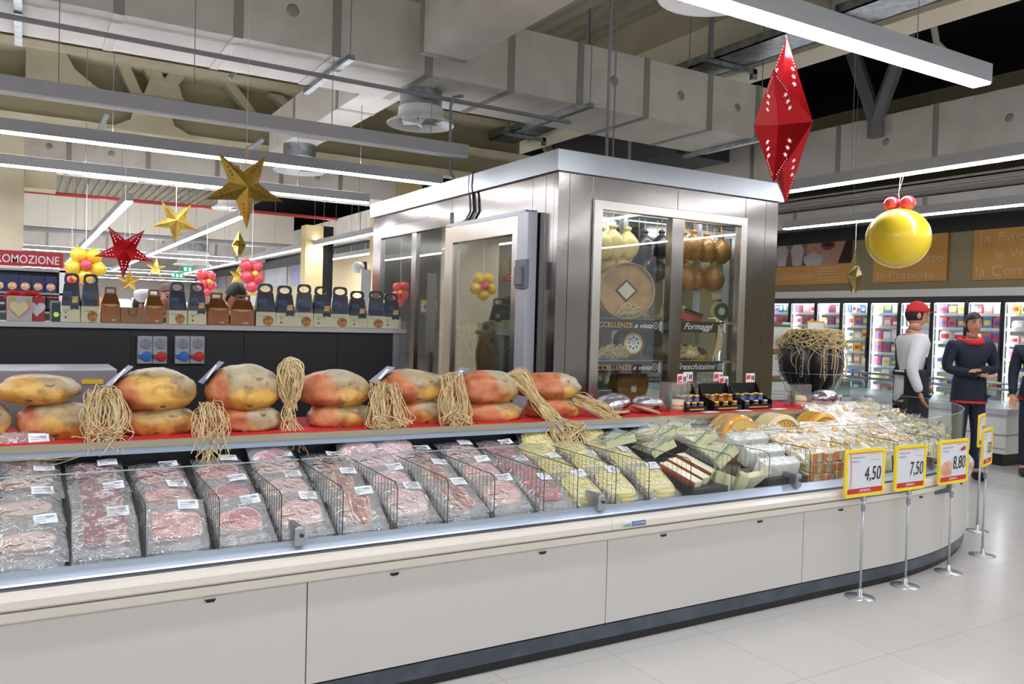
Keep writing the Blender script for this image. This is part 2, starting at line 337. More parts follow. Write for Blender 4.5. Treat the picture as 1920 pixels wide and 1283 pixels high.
# round diffusers
def diffuser(x,y,z0,label,top=3.6,r=.19):
    t=thing('ceiling_diffuser',label,'air diffuser',(x,y,z0),0,'round air diffusers')
    h=top-z0
    MB().lathe([(r,.13),(r,h)],28).build('spigot',galv,t,smooth=True)
    MB().lathe([(r+.012,.06),(r+.012,h*.5),(r,h*.5+.01)],28).build('collar',white_m,t,smooth=True)
    MB().lathe([(r+.11,0),(r+.115,.015),(r+.02,.07),(r+.01,.12)],28).build('rim',white_m,t,smooth=True)
    m=MB()
    for k in range(6):
        a=2*PI*k/6; m.add([(0,0,.01),(r*math.cos(a),r*math.sin(a),.02),(r*math.cos(a+.8),r*math.sin(a+.8),.09)],[(0,1,2)])
    m.build('swirl_vanes',white_m,t); return t
diffuser(3.07,6.85,3.3,'round white air diffuser hanging from the big duct, nearest whole one')
diffuser(2.84,9.85,3.28,'round white air diffuser under the far branch duct behind the gold star')
diffuser(2.9,13.9,3.25,'smaller distant round air diffuser under the far cross duct, below the gold star')
p=at(1340,-8,Z=3.35); diffuser(p.x,p.y,3.35,'white round diffuser disc cut by the top edge right of centre',4.2,.2)
p=at(362,478,Y=24); diffuser(p.x,p.y,p.z-.3,'far round diffuser at the back beside the exit sign',3.6,.4)
# ---------------------------------------------------------------- cable tray, struts, pipes
t=thing('cable_tray','galvanised cable tray running beside the long cream beam','cable tray',(6.45,0,4.38))
MB().box(-.22,.22,-2,16,0,.01).box(-.22,-.2,-2,16,0,.09).box(.2,.22,-2,16,0,.09).build('tray',galv,t)
MB().tube([(-.05,-2,.04),(-.05,16,.04)],.025,6).tube([(.05,-2,.04),(.05,16,.04)],.02,6).build('cables',dark_g,t)
for y in (3.6,4.9,6.4,8.6,10.6,12.6):
    MB().box(-.34,.4,y,y+.05,-.06,-.01).box(.34,.4,y,y+.05,-.12,0).build('strut',galv,t)
    MB().box(-.3,-.26,y,y+.04,0,1.2).build('hanger',grey_m,t)
def rod(name,pts,r,mt,label,cat,n=6,group=None):
    o=MB().tube(pts,r,n).build(name,mt); return tag(o,label,cat,group)
rod('conduit_rail',[(-1.5,6.62,3.54),(4.55,6.62,3.5)],.02,grey_m,'long thin grey rail under the big duct','rail')
for i,(x,l) in enumerate(((-.05,'leftmost short steel strut under the big duct'),(2.18,'short steel strut under the big duct left of the diffuser'),(4.5,'short steel strut under the big duct above the cold room'),(6.75,'short steel strut under the right end of the big duct'))):
    t=thing('duct_strut',l,'strut',(x,6.2,3.555)); MB().box(-.025,.025,0,1.2,0,.04).build('channel',galv,t)
    for yy in (.03,1.17): MB().tube([(0,yy,.02),(0,yy,2.04)],.005,5).build('threaded_rod',grey_m,t)
rod('red_pipe',[(-.05,14.5,3.32),(4.9,14.5,3.32)],.028,mat('pipe_red','a3252b',.4),'dark red sprinkler pipe running across the left background','pipe')
rod('sprinkler_pipe',[(-.05,21,3.3),(6.5,21,3.3)],.06,grey_m,'thick grey pipe far behind the red pipe','pipe')
rod('suspension_rod',[(3.93,5.2,2.7),(3.93,5.2,5.6)],.014,grey_m,'grey vertical rod standing on the cold room roof','rod')
rod('suspension_rod',[(4.3,5.6,2.7),(4.3,5.6,5.6)],.008,grey_m,'thinner vertical rod on the cold room roof, right of the thick one','rod')
p=[at(x,y,Y=6.5) for x,y in ((868,180),(850,182),(845,200),(844,290),(843,318),(852,335))]
rod('flexible_conduit',p,.014,grey_m,'curved grey cable dropping from the rail to the cold room roof','cable')
p=[at(x,y,X=7.4) for x,y in ((1748,-5),(1750,45),(1756,80),(1775,100),(1795,115))]
rod('flexible_conduit',p,.03,mat('conduit_white','b9b8b2',.5),'white bent conduit ending above the bright lamp at upper right','cable')
for i,(a,b,l) in enumerate((((430,147),(451,122),'small tilted pipe stub below the big duct left of the branch duct'),((185,250),(200,215),'tiny dark bracket arm above the left lamps'),((300,272),(312,262),'tiny dark bracket above the gold star'),((455,288),(493,262),'thin dark arm above the gold star'))):
    rod('bracket_arm',[at(*a,Y=8.0),at(*b,Y=8.0)],.022,grey_m,l,'bracket')
# ---------------------------------------------------------------- lamps
def lamp(ax,c,z,a,b,label,mt=None,wires=True,w=.045,group='linear ceiling lamps'):
    mid=(a+b)/2; L=(b-a)/2
    t=thing('linear_lamp',label,'lamp',(mid,c,z) if ax=='A' else (c,mid,z),0 if ax=='A' else PI/2,group)
    MB().box(-L,L,-w,w,.012,.11).build('lamp_body',lamp_m,t)
    MB().box(-L+.01,L-.01,-w*.93,w*.93,0,.012).build('diffuser',mt or tube_e,t)
    if wires and (c if ax=='A' else a)>7: MB().box(-L+.05,L-.05,-w*.6,w*.6,.11,.113).build('added_top_glow',emit('added_uplight','f2f4ff',15),t)  # glowing top strip added to brighten the ceiling at the back left
    if wires:
        for k in (-.8,-.3,.3,.8): MB().tube([(L*k,0,.11),(L*k,0,5.6-z)],.003,4).build('suspension_wire',grey_m,t)
    return t
lamp('A',2.56,2.9,-1.5,4.47,'brightest linear lamp, nearest, at upper right above the red star',w=.05)
lamp('A',7.62,2.92,-5,3.66,'long lit linear lamp behind the big gold star, upper of the two')
lamp('A',9.25,2.9,-5,3.5,'long lit linear lamp crossing behind the big gold star, lower of the two')
lamp('A',6.22,2.92,-.15,3.22,'unlit pale linear lamp profile above the two lit ones at left',mat('lamp_off','dfe2e6',.4))
lamp('B',6.48,2.9,-2,5.65,'lit linear lamp that the yellow balloon hangs from')
lamp('B',8.87,2.9,-3,7.7,'lit linear lamp in front of the orange banners')
lamp('B',1.12,2.9,11.2,20.9,'steep lit lamp rising to the right above the red promotion sign',tube_f)
lamp('B',1.12,2.9,22.6,30,'distant short lit lamp just right of the red promotion sign',tube_f)
lamp('B',2.62,2.9,11.8,21.8,'diagonal lit lamp left of the small gold diamond ornament',tube_f)
lamp('B',2.62,2.9,22.6,31,'distant diagonal lit lamp behind the chef hat',tube_f)
lamp('B',4.85,2.9,12.3,22,'lit lamp ending at the cold room left edge, upper right part of the line',tube_f)
lamp('B',4.85,2.9,22.3,33,'distant lit lamp continuing toward the back above the gift bags',tube_f)
lamp('B',6.3,2.9,16.4,20,'short lit lamp beside the cream wall left of the cold room',tube_f)
lamp('A',22.1,2.9,-.2,1.75,'distant crosswise lit lamp touching the red promotion sign',tube_f)
lamp('A',22.1,2.9,1.9,4.75,'distant crosswise lit lamp below the red star',tube_f)
lamp('B',-1.2,2.9,10,20,'added unseen fill lamp left behind the promotion display',tube_f)  # this row and the next are out of view, added to brighten the background
lamp('B',-1.2,2.9,21,31,'added unseen fill lamp farthest left behind the promotion display',tube_f)
lamp('A',38,2.9,-1,6.5,'added crosswise fill lamp near the far back wall',tube_f)  # extra row added to brighten the far end of the shop
duct('ventilation_duct',7.0,7.8,13.5,40,3.42,4.1,'y',[16,19,22,26,30,35],'pale duct running on top of the cream poster wall')
lamp('A',31.5,2.9,-1,5.5,'farthest crosswise lit lamp low above the gift bags',tube_f)
for y in (-.3,-2.6): lamp('A',y,2.95,-4,6,'added unseen fill lamp over the aisle behind the photographer')  # unseen lamps added to light the counter front
lamp('B',-2.6,2.95,1.5,7,'added unseen fill lamp left of the photographer above the counter')  # one more lamp out of view, added for light on the counter
# ---------------------------------------------------------------- red promotion sign & meat display
t=thing('promotion_display','open shelf display with meat packs below a red promotion sign','shelf display',(-1.6,9.0,0))
MB().box(0,1.93,0,.05,1.945,2.085).build('header_panel',mat('sign_red','a8202a',.5),t)
text('header_text','PROMOZIONE',.078,mat('sign_white','d9d6d8',.5),(1.615,-.004,1.972),RF,t,width=.56,bold=.008)
MB().box(0,1.93,.45,.5,0,1.94).build('back_panel',white_m,t)
m=MB()
for z in (1.3,1.52,1.70,1.92): m.box(0,1.95,.0,.46,z-.02,z)
m.build('shelf_boards',grey_m,t)
MB().box(1.9,1.95,0,.5,0,1.94).build('side_panel',white_m,t); MB().box(0,1.95,0,.5,0,.2).build('plinth',grey_m,t)
meat_r=mat('meat_red_pack','c4655a',.4,c2='e3a79a',nscale=30); film_w=mat('tray_film','e9e6e6',.3)
i=0
for zz in (1.52,1.70):
    for k in range(5):
        x=-1.25+k*.19
        q=thing('meat_tray','pink meat tray with white header card on the left promotion shelf','meat pack',(x,9.03,zz),0,'meat trays on promotion shelf')
        MB().box(0,.17,0,.08,0,.04).build('tray',meat_r,q,bevel=.01); MB().box(0,.17,.03,.035,.04,.14).build('header_card',film_w,q)
pizza=mat('food_photo','c78a55',.4,c2='e8c79a',nscale=40); navy=mat('navy_card','1d2554',.35)
for k in range(5):
    x=-.24+k*.105
    q=thing('food_box','navy box with round food photo on the promotion shelf','box',(x,9.02,1.70),0,'navy food boxes on promotion shelf')
    MB().box(0,.1,0,.1,0,.16).build('carton',navy,q); MB().lathe([(0,-.003),(.036,-.003)],18,(.05,0,.055),'y').build('round_photo',pizza,q)
    q=thing('dark_pack','black pack with a red top edge on the lower promotion shelf','box',(x+.02,9.02,1.55),0,'black packs on promotion shelf')
    MB().box(0,.095,0,.1,0,.105).build('carton',mat('black_card','222024',.4),q); MB().box(0,.095,-.002,.1,.105,.118).build('top_edge',mat('pink_red','d25862',.5),q); MB().box(.02,.075,-.003,0,.03,.05).build('print_band',ink_g,q)
# ---------------------------------------------------------------- cream wall posters (left background)
bl=mat('poster_blue','9a9fc4',.6,c2='b9bcd6',nscale=.6); pw=mat('poster_pale','d9d6da',.6,c2='bfc3d2',nscale=.5,c3='d9a59a')
for i,(xa,xb,ya,yb,mt,l) in enumerate(((455,492,503,538,bl,'blue poster on the cream wall, farthest left one'),(499,537,494,535,pw,'pale poster with faded figures on the cream wall'),(544,567,489,534,bl,'narrow blue poster on the cream wall, third from left'),(573,599,482,533,bl,'blue poster on the cream wall nearest the cold room'),(395,407,516,541,bl,'tiny distant blue poster behind the balloons'),(410,422,514,540,bl,'second tiny distant blue poster behind the balloons'))):
    a=at(xa,(ya+yb)/2,X=7.2); b=at(xb,(ya+yb)/2,X=7.2); z1=at(xb,ya,X=7.2).z; z0=at(xb,yb,X=7.2).z
    o=MB().box(7.19,7.24,b.y,a.y,z0,z1).build('wall_poster',mt); tag(o,l,'poster')
# ---------------------------------------------------------------- distant shelving
cols=['c8343a','e7b93a','f1efe9','3b62b0','4f9b52','e58b3c','dfe6ee','8c3f86','d9d2b8','b2c8de']
cm=[mat('pack_'+c,c,.4) for c in cols]
def gondola(label,x,y,L,H,rz,levels,grp,glabel,n):
    t=thing('shelf_unit',label,'shelving',(x,y,0),rz)
    MB().box(0,L,.4,.45,0,H).build('back_panel',white_m,t); m=MB()
    for z in levels: m.box(0,L,0,.4,z-.03,z)
    m.build('shelf_boards',white_m,t); MB().box(0,L,0,.42,0,.15).build('plinth',grey_m,t)
    R=Matrix.Rotation(rz,4,'Z')
    for z in levels:
        for k in range(n):
            w=L/n; h=.14+.12*random.random(); p=R@Vector((w*(k+.5),.12,0))+Vector((x,y,z))
            o=MB().box(-w*.42,w*.42,-.08,.08,0,h).build('product_pack',random.choice(cm)); o.location=p; o.rotation_euler=(0,0,rz); tag(o,glabel,'product',grp)
gondola('white shelf unit along the cream wall behind the gift bags',6.75,30,14,1.95,-PI/2,(1.25,1.6),'packs on the cream wall shelving','product pack on the long white shelving below the blue posters',22)
gondola('low white shelf unit far behind the chef',1.2,17,3.4,1.75,0,(1.2,1.55),'packs on the far low shelving','product pack on the low shelving far behind the chef hat',12)
gondola('distant shelf unit between the hams ledge and back wall',-.2,25,5.0,1.7,0,(1.15,1.5),'packs on the distant shelving','product pack on the most distant shelving at back left',14)
p=at(482,566,Y=8.6)
t=thing('price_flag','small yellow edged price sign partly hidden behind the second group of blue bags','price sign',p); MB().box(-.08,.12,0,.01,-.06,.09).build('card',mat('sign_paper','ecebe6',.5),t); MB().box(-.08,.12,-.002,0,.065,.09).build('yellow_edge',mat('sign_yellow','f3c518',.4),t); MB().box(-.08,.12,-.002,0,-.06,-.045).build('red_edge',mat('orange_edge','dc7b3a',.4),t)
MB().box(.01,.02,0,.01,-.9,-.06).build('post',grey_m,t)
text('price_text','2,8',.06,ink,(.05,-.004,-.02),RF,t,width=.075)
# exit signs
for x,y,Y,l in ((352,505,27,'small green exit sign, right one of the pair far at back left'),(336,517,30,'small green exit sign, left and lower of the pair')):
    p=at(x,y,Y=Y); t=thing('exit_sign',l,'exit sign',p); MB().box(-.16,.16,0,.04,-.08,.08).build('lit_panel',emit('exit_green','1d9b6c',1.3),t); MB().box(-.1,-.03,-.005,0,-.05,.05).box(.03,.1,-.005,0,-.05,.05).build('pictogram',emit('exit_white','e6fff2',2),t); MB().tube([(0,.02,.08),(0,.02,5.6-p.z)],.01,4).build('hanger',grey_m,t)
# emergency lamp and boards by the narrow column
p=at(672,502,Y=12.5); t=thing('white_dome_lamp','white rounded wall lamp on the column beside the cold room edge','lamp',p); MB().sph((-.02,-.05,0),(.11,.08,.09),14,8).build('dome',white_m,t,smooth=True); MB().box(.07,.12,-.02,.06,-.08,.1).build('red_plate',mat('red_plate','c0392f',.5),t); MB().box(.1,.14,-.02,.02,-.6,.1).build('arm',grey_m,t)
a=at(678,505,Y=7.2); b=at(696,505,Y=7.2); c=at(686,600,Y=7.2)
t=thing('white_board','tall white board standing between the gift bags and the cold room','board',(a.x,7.2,c.z-.3)); MB().prism([(0,0),(b.x-a.x,0),(b.x-a.x,a.z-c.z+.3),(0,a.z-c.z+.3)],0,.02,'xz').build('panel',mat('board_white','f4f4f4',.5),t); MB().box(.02,.05,0,.02,-(c.z-.3),0).build('post',grey_m,t)
# ================================================================ COUNTER
def outline(off,x0=-1.3,x1=6.75,n=30,seg=None):
    """points along the front edge: straight then elliptical end"""
    P=[]; X0=4.5
    xs=[x0]; x=x0
    while x<X0-.31: x+=.3; xs.append(x)
    P=[(a,3.08-off) for a in xs if a<X0]
    for k in range(n+1):
        th=PI/2*k/n; P.append((X0+(2.2+off)*math.sin(th),4.35-(1.27+off)*math.cos(th)))
    for k in range(1,9):
        th=PI/2*k/8*.93; P.append((X0+(2.2+off)*math.cos(th),4.35+(.62+off)*math.sin(th)))
    return P
def arc_param(P):
    s=[0]
    for a,b in zip(P,P[1:]): s.append(s[-1]+math.hypot(b[0]-a[0],b[1]-a[1]))
    return s
def sweep(prof,name,mt,parent,a=0,b=1e9,closed=True,smooth=False,bevel=0,n=30):
    """sweep closed profile [(off,z)] along the outline between base arc lengths a..b"""
    base=outline(0,n=n); S=arc_param(base); ps=[outline(o,n=n) for o,_ in prof]
    def pt(k,s):
        for i in range(len(S)-1):
            if S[i+1]>=s: break
        t=(s-S[i])/(S[i+1]-S[i]); p,q=ps[k][i],ps[k][i+1]; return (p[0]+(q[0]-p[0])*t,p[1]+(q[1]-p[1])*t,prof[k][1])
    ss=[a]+[x for x in S if a+.01<x<b-.01]+[min(b,S[-1])]; K=len(prof); m=MB()
    vs=[pt(k,s) for s in ss for k in range(K)]; fs=[]
    for i in range(len(ss)-1):
        for k in range(K if closed else K-1): k2=(k+1)%K; fs.append((i*K+k,(i+1)*K+k,(i+1)*K+k2,i*K+k2))
    if closed: fs+= [tuple(range(K))[::-1],tuple((len(ss)-1)*K+k for k in range(K))]
    m.add(vs,fs); return m.build(name,mt,parent,smooth=smooth,bevel=bevel)
base=outline(0); SA=arc_param(base)
def arcx(x):
    for i in range(len(SA)-1):
        if base[i+1][0]>=x: return SA[i]+(x-base[i][0])/(base[i+1][0]-base[i][0])*(SA[i+1]-SA[i])
CT=thing('refrigerated_counter','long white refrigerated island counter with rounded right end, full of cured meats and cheeses','counter',(0,0,0))
sweep([(-.03,0),(-.03,.06),(-.4,.06),(-.4,0)],'kick_plate',mat('kick_black','15171b',.35),CT)
sweep([(-.012,.045),(-.008,.112),(-.3,.12),(-.3,.045)],'base_rail',kick_m,CT)
cuts=[0,arcx(.955),arcx(2.405),arcx(3.79),arcx(5.25),arcx(6.15),SA[-1]]
for a,b in zip(cuts,cuts[1:]): sweep([(0,.122),(0,.522),(-.03,.522),(-.03,.122)],'side_panel',panel_m,CT,a+.0025,b-.0025)
sweep([(-.012,.12),(-.012,.56),(-.2,.56),(-.2,.12)],'inner_frame',dark_g,CT)
sweep([(.004,.524),(.022,.535),(.026,.566),(-.03,.566),(-.03,.524)],'lower_lip',cream_p,CT)
for a,b in ((0,arcx(2.405)),(arcx(2.405),SA[-1])): sweep([(.024,.571),(.034,.58),(.034,.605),(.02,.623),(-.012,.628),(-.03,.6),(-.03,.571)],'bumper',cream_p,CT,a+.001,b-.001,smooth=False)
sweep([(-.008,.629),(-.012,.633),(-.03,.636),(-.03,.61),(-.01,.61)],'dark_gasket',dark_g,CT)
sweep([(-.026,.636),(-.032,.642),(-.075,.668),(-.09,.668),(-.09,.6),(-.026,.6)],'top_trim',blue_tr,CT)
# glass
g=[arcx(x) for x in (-1.3,.93,2.385,3.775,5.16)]
ga=[0]+g[1:]+[SA[-1]-.4]
for i in range(5):
    sweep([(-.045,.64),(-.045,.992),(-.053,.992),(-.053,.64)],'glass_panel',glass_c,CT,ga[i]+.004,ga[i+1]-.004,smooth=False)
edge=mat('glass_edge','9fb0ab',.2)
for i in range(5):
    sweep([(-.044,.992),(-.044,.9945),(-.054,.9945),(-.054,.992)],'glass_edge',edge,CT,ga[i]+.004,ga[i+1]-.004)
for x in (.93,2.385,3.775,5.16):
    y=3.08 if x<4.5 else 4.35-1.27*math.sqrt(1-((x-4.5)/2.2)**2)
    MB().box(x-.012,x+.012,y+.03,y+.15,.655,.735).box(x-.02,x+.02,y+.028,y+.045,.66,.73).build('glass_bracket',alu,CT,bevel=.003)
    MB().lathe([(0,-.008),(.008,-.008),(.008,0)],10,(x+.006,y+.028,.7),'y').build('bracket_bolt',dark_g,CT)
# latches
for px_,py_ in ((395,1121),(741,1075),(1019,1033),(1246,998),(1427,969),(1579,944),(1708,926),(1806,906)):
    p=at(px_,py_,Y=3.07)
    if p.x>4.5: p=at(px_,py_,Z=.515); th=math.asin(min(.99,(p.x-4.5)/2.2)); yy=4.35-1.27*math.cos(th); ang=math.atan2(1.27*math.sin(th),2.2*math.cos(th))
    else: yy=3.08; ang=0
    o=MB().prism([(-.02,0),(.02,0),(.013,-.01),(-.013,-.01)],-.006,.004,'xz').build('panel_latch',black_p,CT,loc=(p.x,yy-.001,.512)); o.rotation_euler=(0,0,ang)
# maker plate
t=MB().box(2.46,2.60,3.038,3.045,.585,.61).build('maker_plate',mat('plate_white','dfe6ea',.4),CT)
MB().box(2.515,2.60,3.036,3.038,.587,.610).build('plate_blue',mat('plate_blue','3a5f9e',.4),t); text('plate_text','COSTAN',.014,white_t,(2.557,3.0355,.593),RF,t,width=.075)
MB().box(2.462,2.51,3.036,3.038,.589,.594).box(2.47,2.51,3.036,3.038,.597,.6).build('plate_green',mat('plate_green','4f9c6d',.4),t)
# well
m=MB(); m.add([(-1.3,3.13,.6),(5.3,3.13,.6),(5.3,3.92,.72),(-1.3,3.92,.72),(-1.3,3.13,.5),(5.3,3.13,.5),(5.3,3.92,.5),(-1.3,3.92,.5)],[(0,1,2,3),(4,7,6,5),(0,4,5,1),(1,5,6,2),(2,6,7,3),(3,7,4,0)])
m.build('well_floor',mat('well_floor','54575b',.35),CT)
W=[(p[0],p[1]) for p in outline(-.09) if p[0]>=5.25]; W=[(5.25,3.2)]+W+[(5.2,4.97),(5.2,4.55),(5.3,4.5),(5.3,3.9)]
MB().prism(W,.5,.66).build('well_floor_end',mat('well_floor','54575b',.35),CT)
MB().box(-1.3,5.27,3.92,3.96,.5,.97).build('well_back',black_p,CT)
m=MB(); m.box(-1.3,5.27,3.96,4.4,.12,.94); m.build('machine_case',black_p,CT)
MB().box(-1.3,5.27,3.811,4.42,.9705,.985).build('display_shelf',mat('shelf_top','9a958c',.35,.3),CT)
MB().prism([(3.79,.971),(3.79,.999),(3.81,.999),(3.81,.971)],-1.3,5.27,'yz').build('shelf_front_trim',mat('shelf_trim','b5a98f',.3,.6),CT)
MB().box(-1.3,5.27,3.797,3.84,.942,.9705).build('shelf_under_rail',mat('rail_blue','a8b6c6',.3,.5),CT)
SH=.998
cl=MB().box(-1.3,4.95,3.83,4.40,.985,SH).build('red_cloth_strip',red_mat); tag(cl,'red cloth strip laid along the counter shelf under the hams','cloth')
cl=MB().box(4.96,5.26,3.83,4.40,.985,SH).build('navy_cloth_strip',mat('navy_cloth','1d2440',.8)); tag(cl,'dark navy cloth at the right end of the counter shelf','cloth')
# ---------------------------------------------------------------- wire dividers
DX=[.15,.386,.64,.872,1.12,1.356,1.593,1.825,2.09,2.281,2.512,2.722,3.004,3.301,3.591,3.933,4.292,4.767,5.195]
for i,x in enumerate(DX):
    m=MB(); y0=3.165; z0=.665; zt=.86
    m.tube([(0,y0,z0-.03),(0,y0,zt-.03),(0,y0+.008,zt-.008),(0,y0+.03,zt),(0,3.86,zt+.015)],.0022,5)
    m.tube([(0,y0,z0-.03),(0,3.86,.76)],.0018,4)
    k=y0+.035
    while k<3.86: f=(k-y0)/.7; m.tube([(0,k,z0-.03+f*.1),(0,k,zt)],.0011,4); k+=.036
    o=m.build('wire_divider',wire_m); o.location=(x,0,0)
    nm=['between the turkey and the coppa packs','between the coppa and the mortadella packs','between the mortadella and the pancetta packs','between the pancetta and the first ham packs','left of the first prosciutto packs','right of the first prosciutto packs','left of the second prosciutto packs','right of the second prosciutto packs','left of the bright red bresaola packs','right of the bright red bresaola packs','right of the first sliced cheese packs','between the second and third sliced cheese packs','left of the orange rinded cheese wedges','right of the orange rinded cheese wedges','between pale wedges and white feta blocks','right of the white feta blocks','behind the 4,50 price sign','behind the 7,50 price sign','nearest the rounded glass end'][i]
    tag(o,'thin dark wire rack divider '+nm,'wire divider','wire dividers in the counter')
# ---------------------------------------------------------------- sliced packs
def meat(name,a,b,c=None,sc=14,lo=.42,hi=.58,st=None): return mat(name,a,.32,c2=b,c3=c,nscale=sc,lo=lo,hi=hi,coat=.3,stretch=st,detail=5)
MT={'turkey':(meat('turkey_meat','e6c9bd','ecd6cc',sc=5),meat('turkey_rim','cf9a76','dcb190')),
'coppa':(meat('coppa_meat','8e1c24','f0d8d2','a53038',26,.5,.6),None),
'mort':(meat('mortadella_meat','df9d96','f3dcd3','e2a69f',34,.5,.62),meat('mort_rim','d98f84','e3a79a')),
'panc':(meat('pancetta_meat','c9606c','dd8f92','efc7bd',9),meat('pancetta_rim','efc9b8','e8b5a8')),
'ham':(meat('ham_meat','e6b9b1','f0d0c8',sc=7),meat('ham_rim','e8cdb4','dcb08e')),
'pros':(meat('prosciutto_meat','a33f2b','d08568','efc6a6',11,.45,.6,(4,.8,1)),meat('pros_rim','efd2b8','e4b790')),
'pale':(meat('pale_ham_meat','ecc4be','f3d8d2',sc=9),meat('pale_rim','f0d9cc','eac5b8')),
'pink':(meat('pink_ham_meat','e7aea4','f0c9bf',sc=6),meat('pink_rim','edcdb6','e2b39c')),
'bres':(meat('bresaola_meat','a71a26','cf4247',sc=12),None),
'edam':(meat('sliced_cheese','efe08a','f4e9a6',sc=3),meat('cheese_rim','ead77b','efe08a')),
}
def disc(m,cx,cy,rx,ry,z,th,sq=2.0,n=26,jit=.03,seed=0,tilt=0):
    P=[]
    for k in range(n):
        a=2*PI*k/n; c,s=math.cos(a),math.sin(a); r=1+jit*noise.noise(Vector((c*1.5+seed,s*1.5,seed)))
        P.append((cx+rx*r*math.copysign(abs(c)**(2/sq),c),cy+ry*r*math.copysign(abs(s)**(2/sq),s)))
    zf=lambda p:z+tilt*(p[0]-cx)
    vs=[(p[0],p[1],zf(p)) for p in P]+[(p[0],p[1],zf(p)+th) for p in P]
    m.add(vs,[tuple(range(n,2*n))]+[(i,(i+1)%n,n+(i+1)%n,n+i) for i in range(n)])
def bag_mesh(w,l,h,seed,nu=16,nv=18):
    m=MB()
    def top(u,v):
        x=(u-.5)*w; y=(v-.5)*l; e=min(1,min(u,1-u)*5.5)*min(1,min(v,1-v)*5); q=noise.noise(Vector((x*22+seed,y*22,seed)))*.0045+noise.noise(Vector((x*55,y*40+seed,seed)))*.002
        return (x*(1+.03*noise.noise(Vector((y*9,seed,0)))),y*(1+.02*noise.noise(Vector((x*9,seed,3)))),.001+h*math.sin(e*PI/2)**.8+q*(.4+.6*e))
    m.grid(top,nu,nv)
    m.grid(lambda u,v:((.5-u)*w,(v-.5)*l,0),2,2)
    return m
def pack(kind,label,group,seed,lab=True,w=.215,l=.27,loc=(0,0,0),rot=(0,0,0)):
    t=thing('sliced_pack',label,'food pack',loc,0,group,rot=rot); A,B=MT[kind]; h=.022
    m=MB(); m2=MB(); z=.003
    if kind=='turkey':
        for k in range(4): 
            disc(m2,-.045+k*.015,-.01-.002*k,.075,.05,z+k*.003,.003,2,seed=seed); m.k=0; disc(m,-.045+k*.015-.001,-.009-.002*k,.071,.046,z+k*.003+.0004,.003,2,seed=seed)
    elif kind=='coppa':
        for s in (-1,1):
            for k in range(6): disc(m,s*.035,.075-k*.028,.038,.03,z+.001*(6-k)+.002,.003,2.2,jit=.25,seed=seed+k,tilt=.02*s)
    elif kind=='mort':
        for k in range(5): disc(m2,.03-k*.014,-.015,.062,.075,z+k*.0026,.0028,3.6,seed=seed); disc(m,.03-k*.014,-.015,.059,.072,z+k*.0026+.0005,.0028,3.6,seed=seed)
    elif kind=='panc':
        for k in range(4): disc(m2,-.03+k*.012,-.02,.066,.064,z+k*.003,.003,2.2,jit=.08,seed=seed); disc(m,-.03+k*.012,-.02,.06,.058,z+k*.003+.0006,.003,2.2,jit=.1,seed=seed)
    elif kind in('ham','pale','pink'):
        for k in range(4): disc(m2,-.012+k*.006,-.02+k*.003,.085,.085,z+k*.003,.003,2.1,jit=.12,seed=seed); disc(m,-.012+k*.006,-.02+k*.003,.079,.079,z+k*.003+.0006,.003,2.1,jit=.14,seed=seed)
    elif kind=='pros':
        for k in range(4): disc(m2,-.02+k*.01,-.01,.044,.1,z+k*.003,.003,2.6,jit=.3,seed=seed+k); disc(m,-.02+k*.01,-.01,.036,.095,z+k*.003+.0007,.003,2.6,jit=.35,seed=seed+k)
    elif kind=='bres':
        for k in range(5): disc(m,-.01+.012*(k%2),.05-k*.022,.068,.06,z+k*.0028,.003,2.2,jit=.35,seed=seed+k)
    elif kind=='edam':
        for k in range(4): disc(m2,-.008+k*.005,-.02,.078,.1,z+k*.004,.004,3.2,jit=.05,seed=seed); disc(m,-.008+k*.005,-.02,.077,.099,z+k*.004+.0004,.004,3.2,jit=.05,seed=seed)
    s=m.build('meat_slices' if kind!='edam' else 'cheese_slices',A,t)
    if m2.v and B: m2.build('slice_rind',B,t)
    bag_mesh(w,l,h,seed).build('plastic_bag',bag_m if kind!='edam' else bag_c,t,smooth=True)
    if lab:
        lb=MB().grid(lambda u,v:(.01+u*.075,.055+v*.055,.0235+.004*math.sin(u*2.5+seed)),4,2).build('price_label',label_w,t)
        q=MB()
        for k in range(3): q.box(.018,.018+.03+.012*((k*7+int(seed))%3),.066+k*.012,.068+k*.012,.0285,.0292)
        q.box(.05,.075,.086,.095,.0285,.0292); q.build('label_print',ink_g,lb)
    return t
COLS=[('turkey',.035,'pale pink turkey','at the far left edge'),('coppa',.27,'dark red marbled coppa','second column from the left'),('mort',.51,'pink mottled mortadella','third column from the left'),('panc',.755,'rosy rolled pancetta','fourth column from the left'),
('ham',.995,'round cooked ham','left of the first prosciutto'),('pros',1.235,'reddish brown prosciutto','first prosciutto column'),('pale',1.475,'pale pink ham','between the two prosciutto columns'),('pros',1.71,'reddish brown prosciutto','second prosciutto column'),('pink',1.955,'light pink ham','left of the bresaola'),('bres',2.19,'bright red bresaola','next to the yellow cheese'),
('edam',2.40,'yellow sliced cheese','first cheese column'),('edam',2.62,'yellow sliced cheese','second cheese column'),('edam',2.865,'yellow sliced cheese','third cheese column'),]
ROWS=[('front',3.315,.0,5,.735,26),('middle',3.53,.0,3,.80,20),('back',3.73,0,3,.855,16)]
random.seed(3)
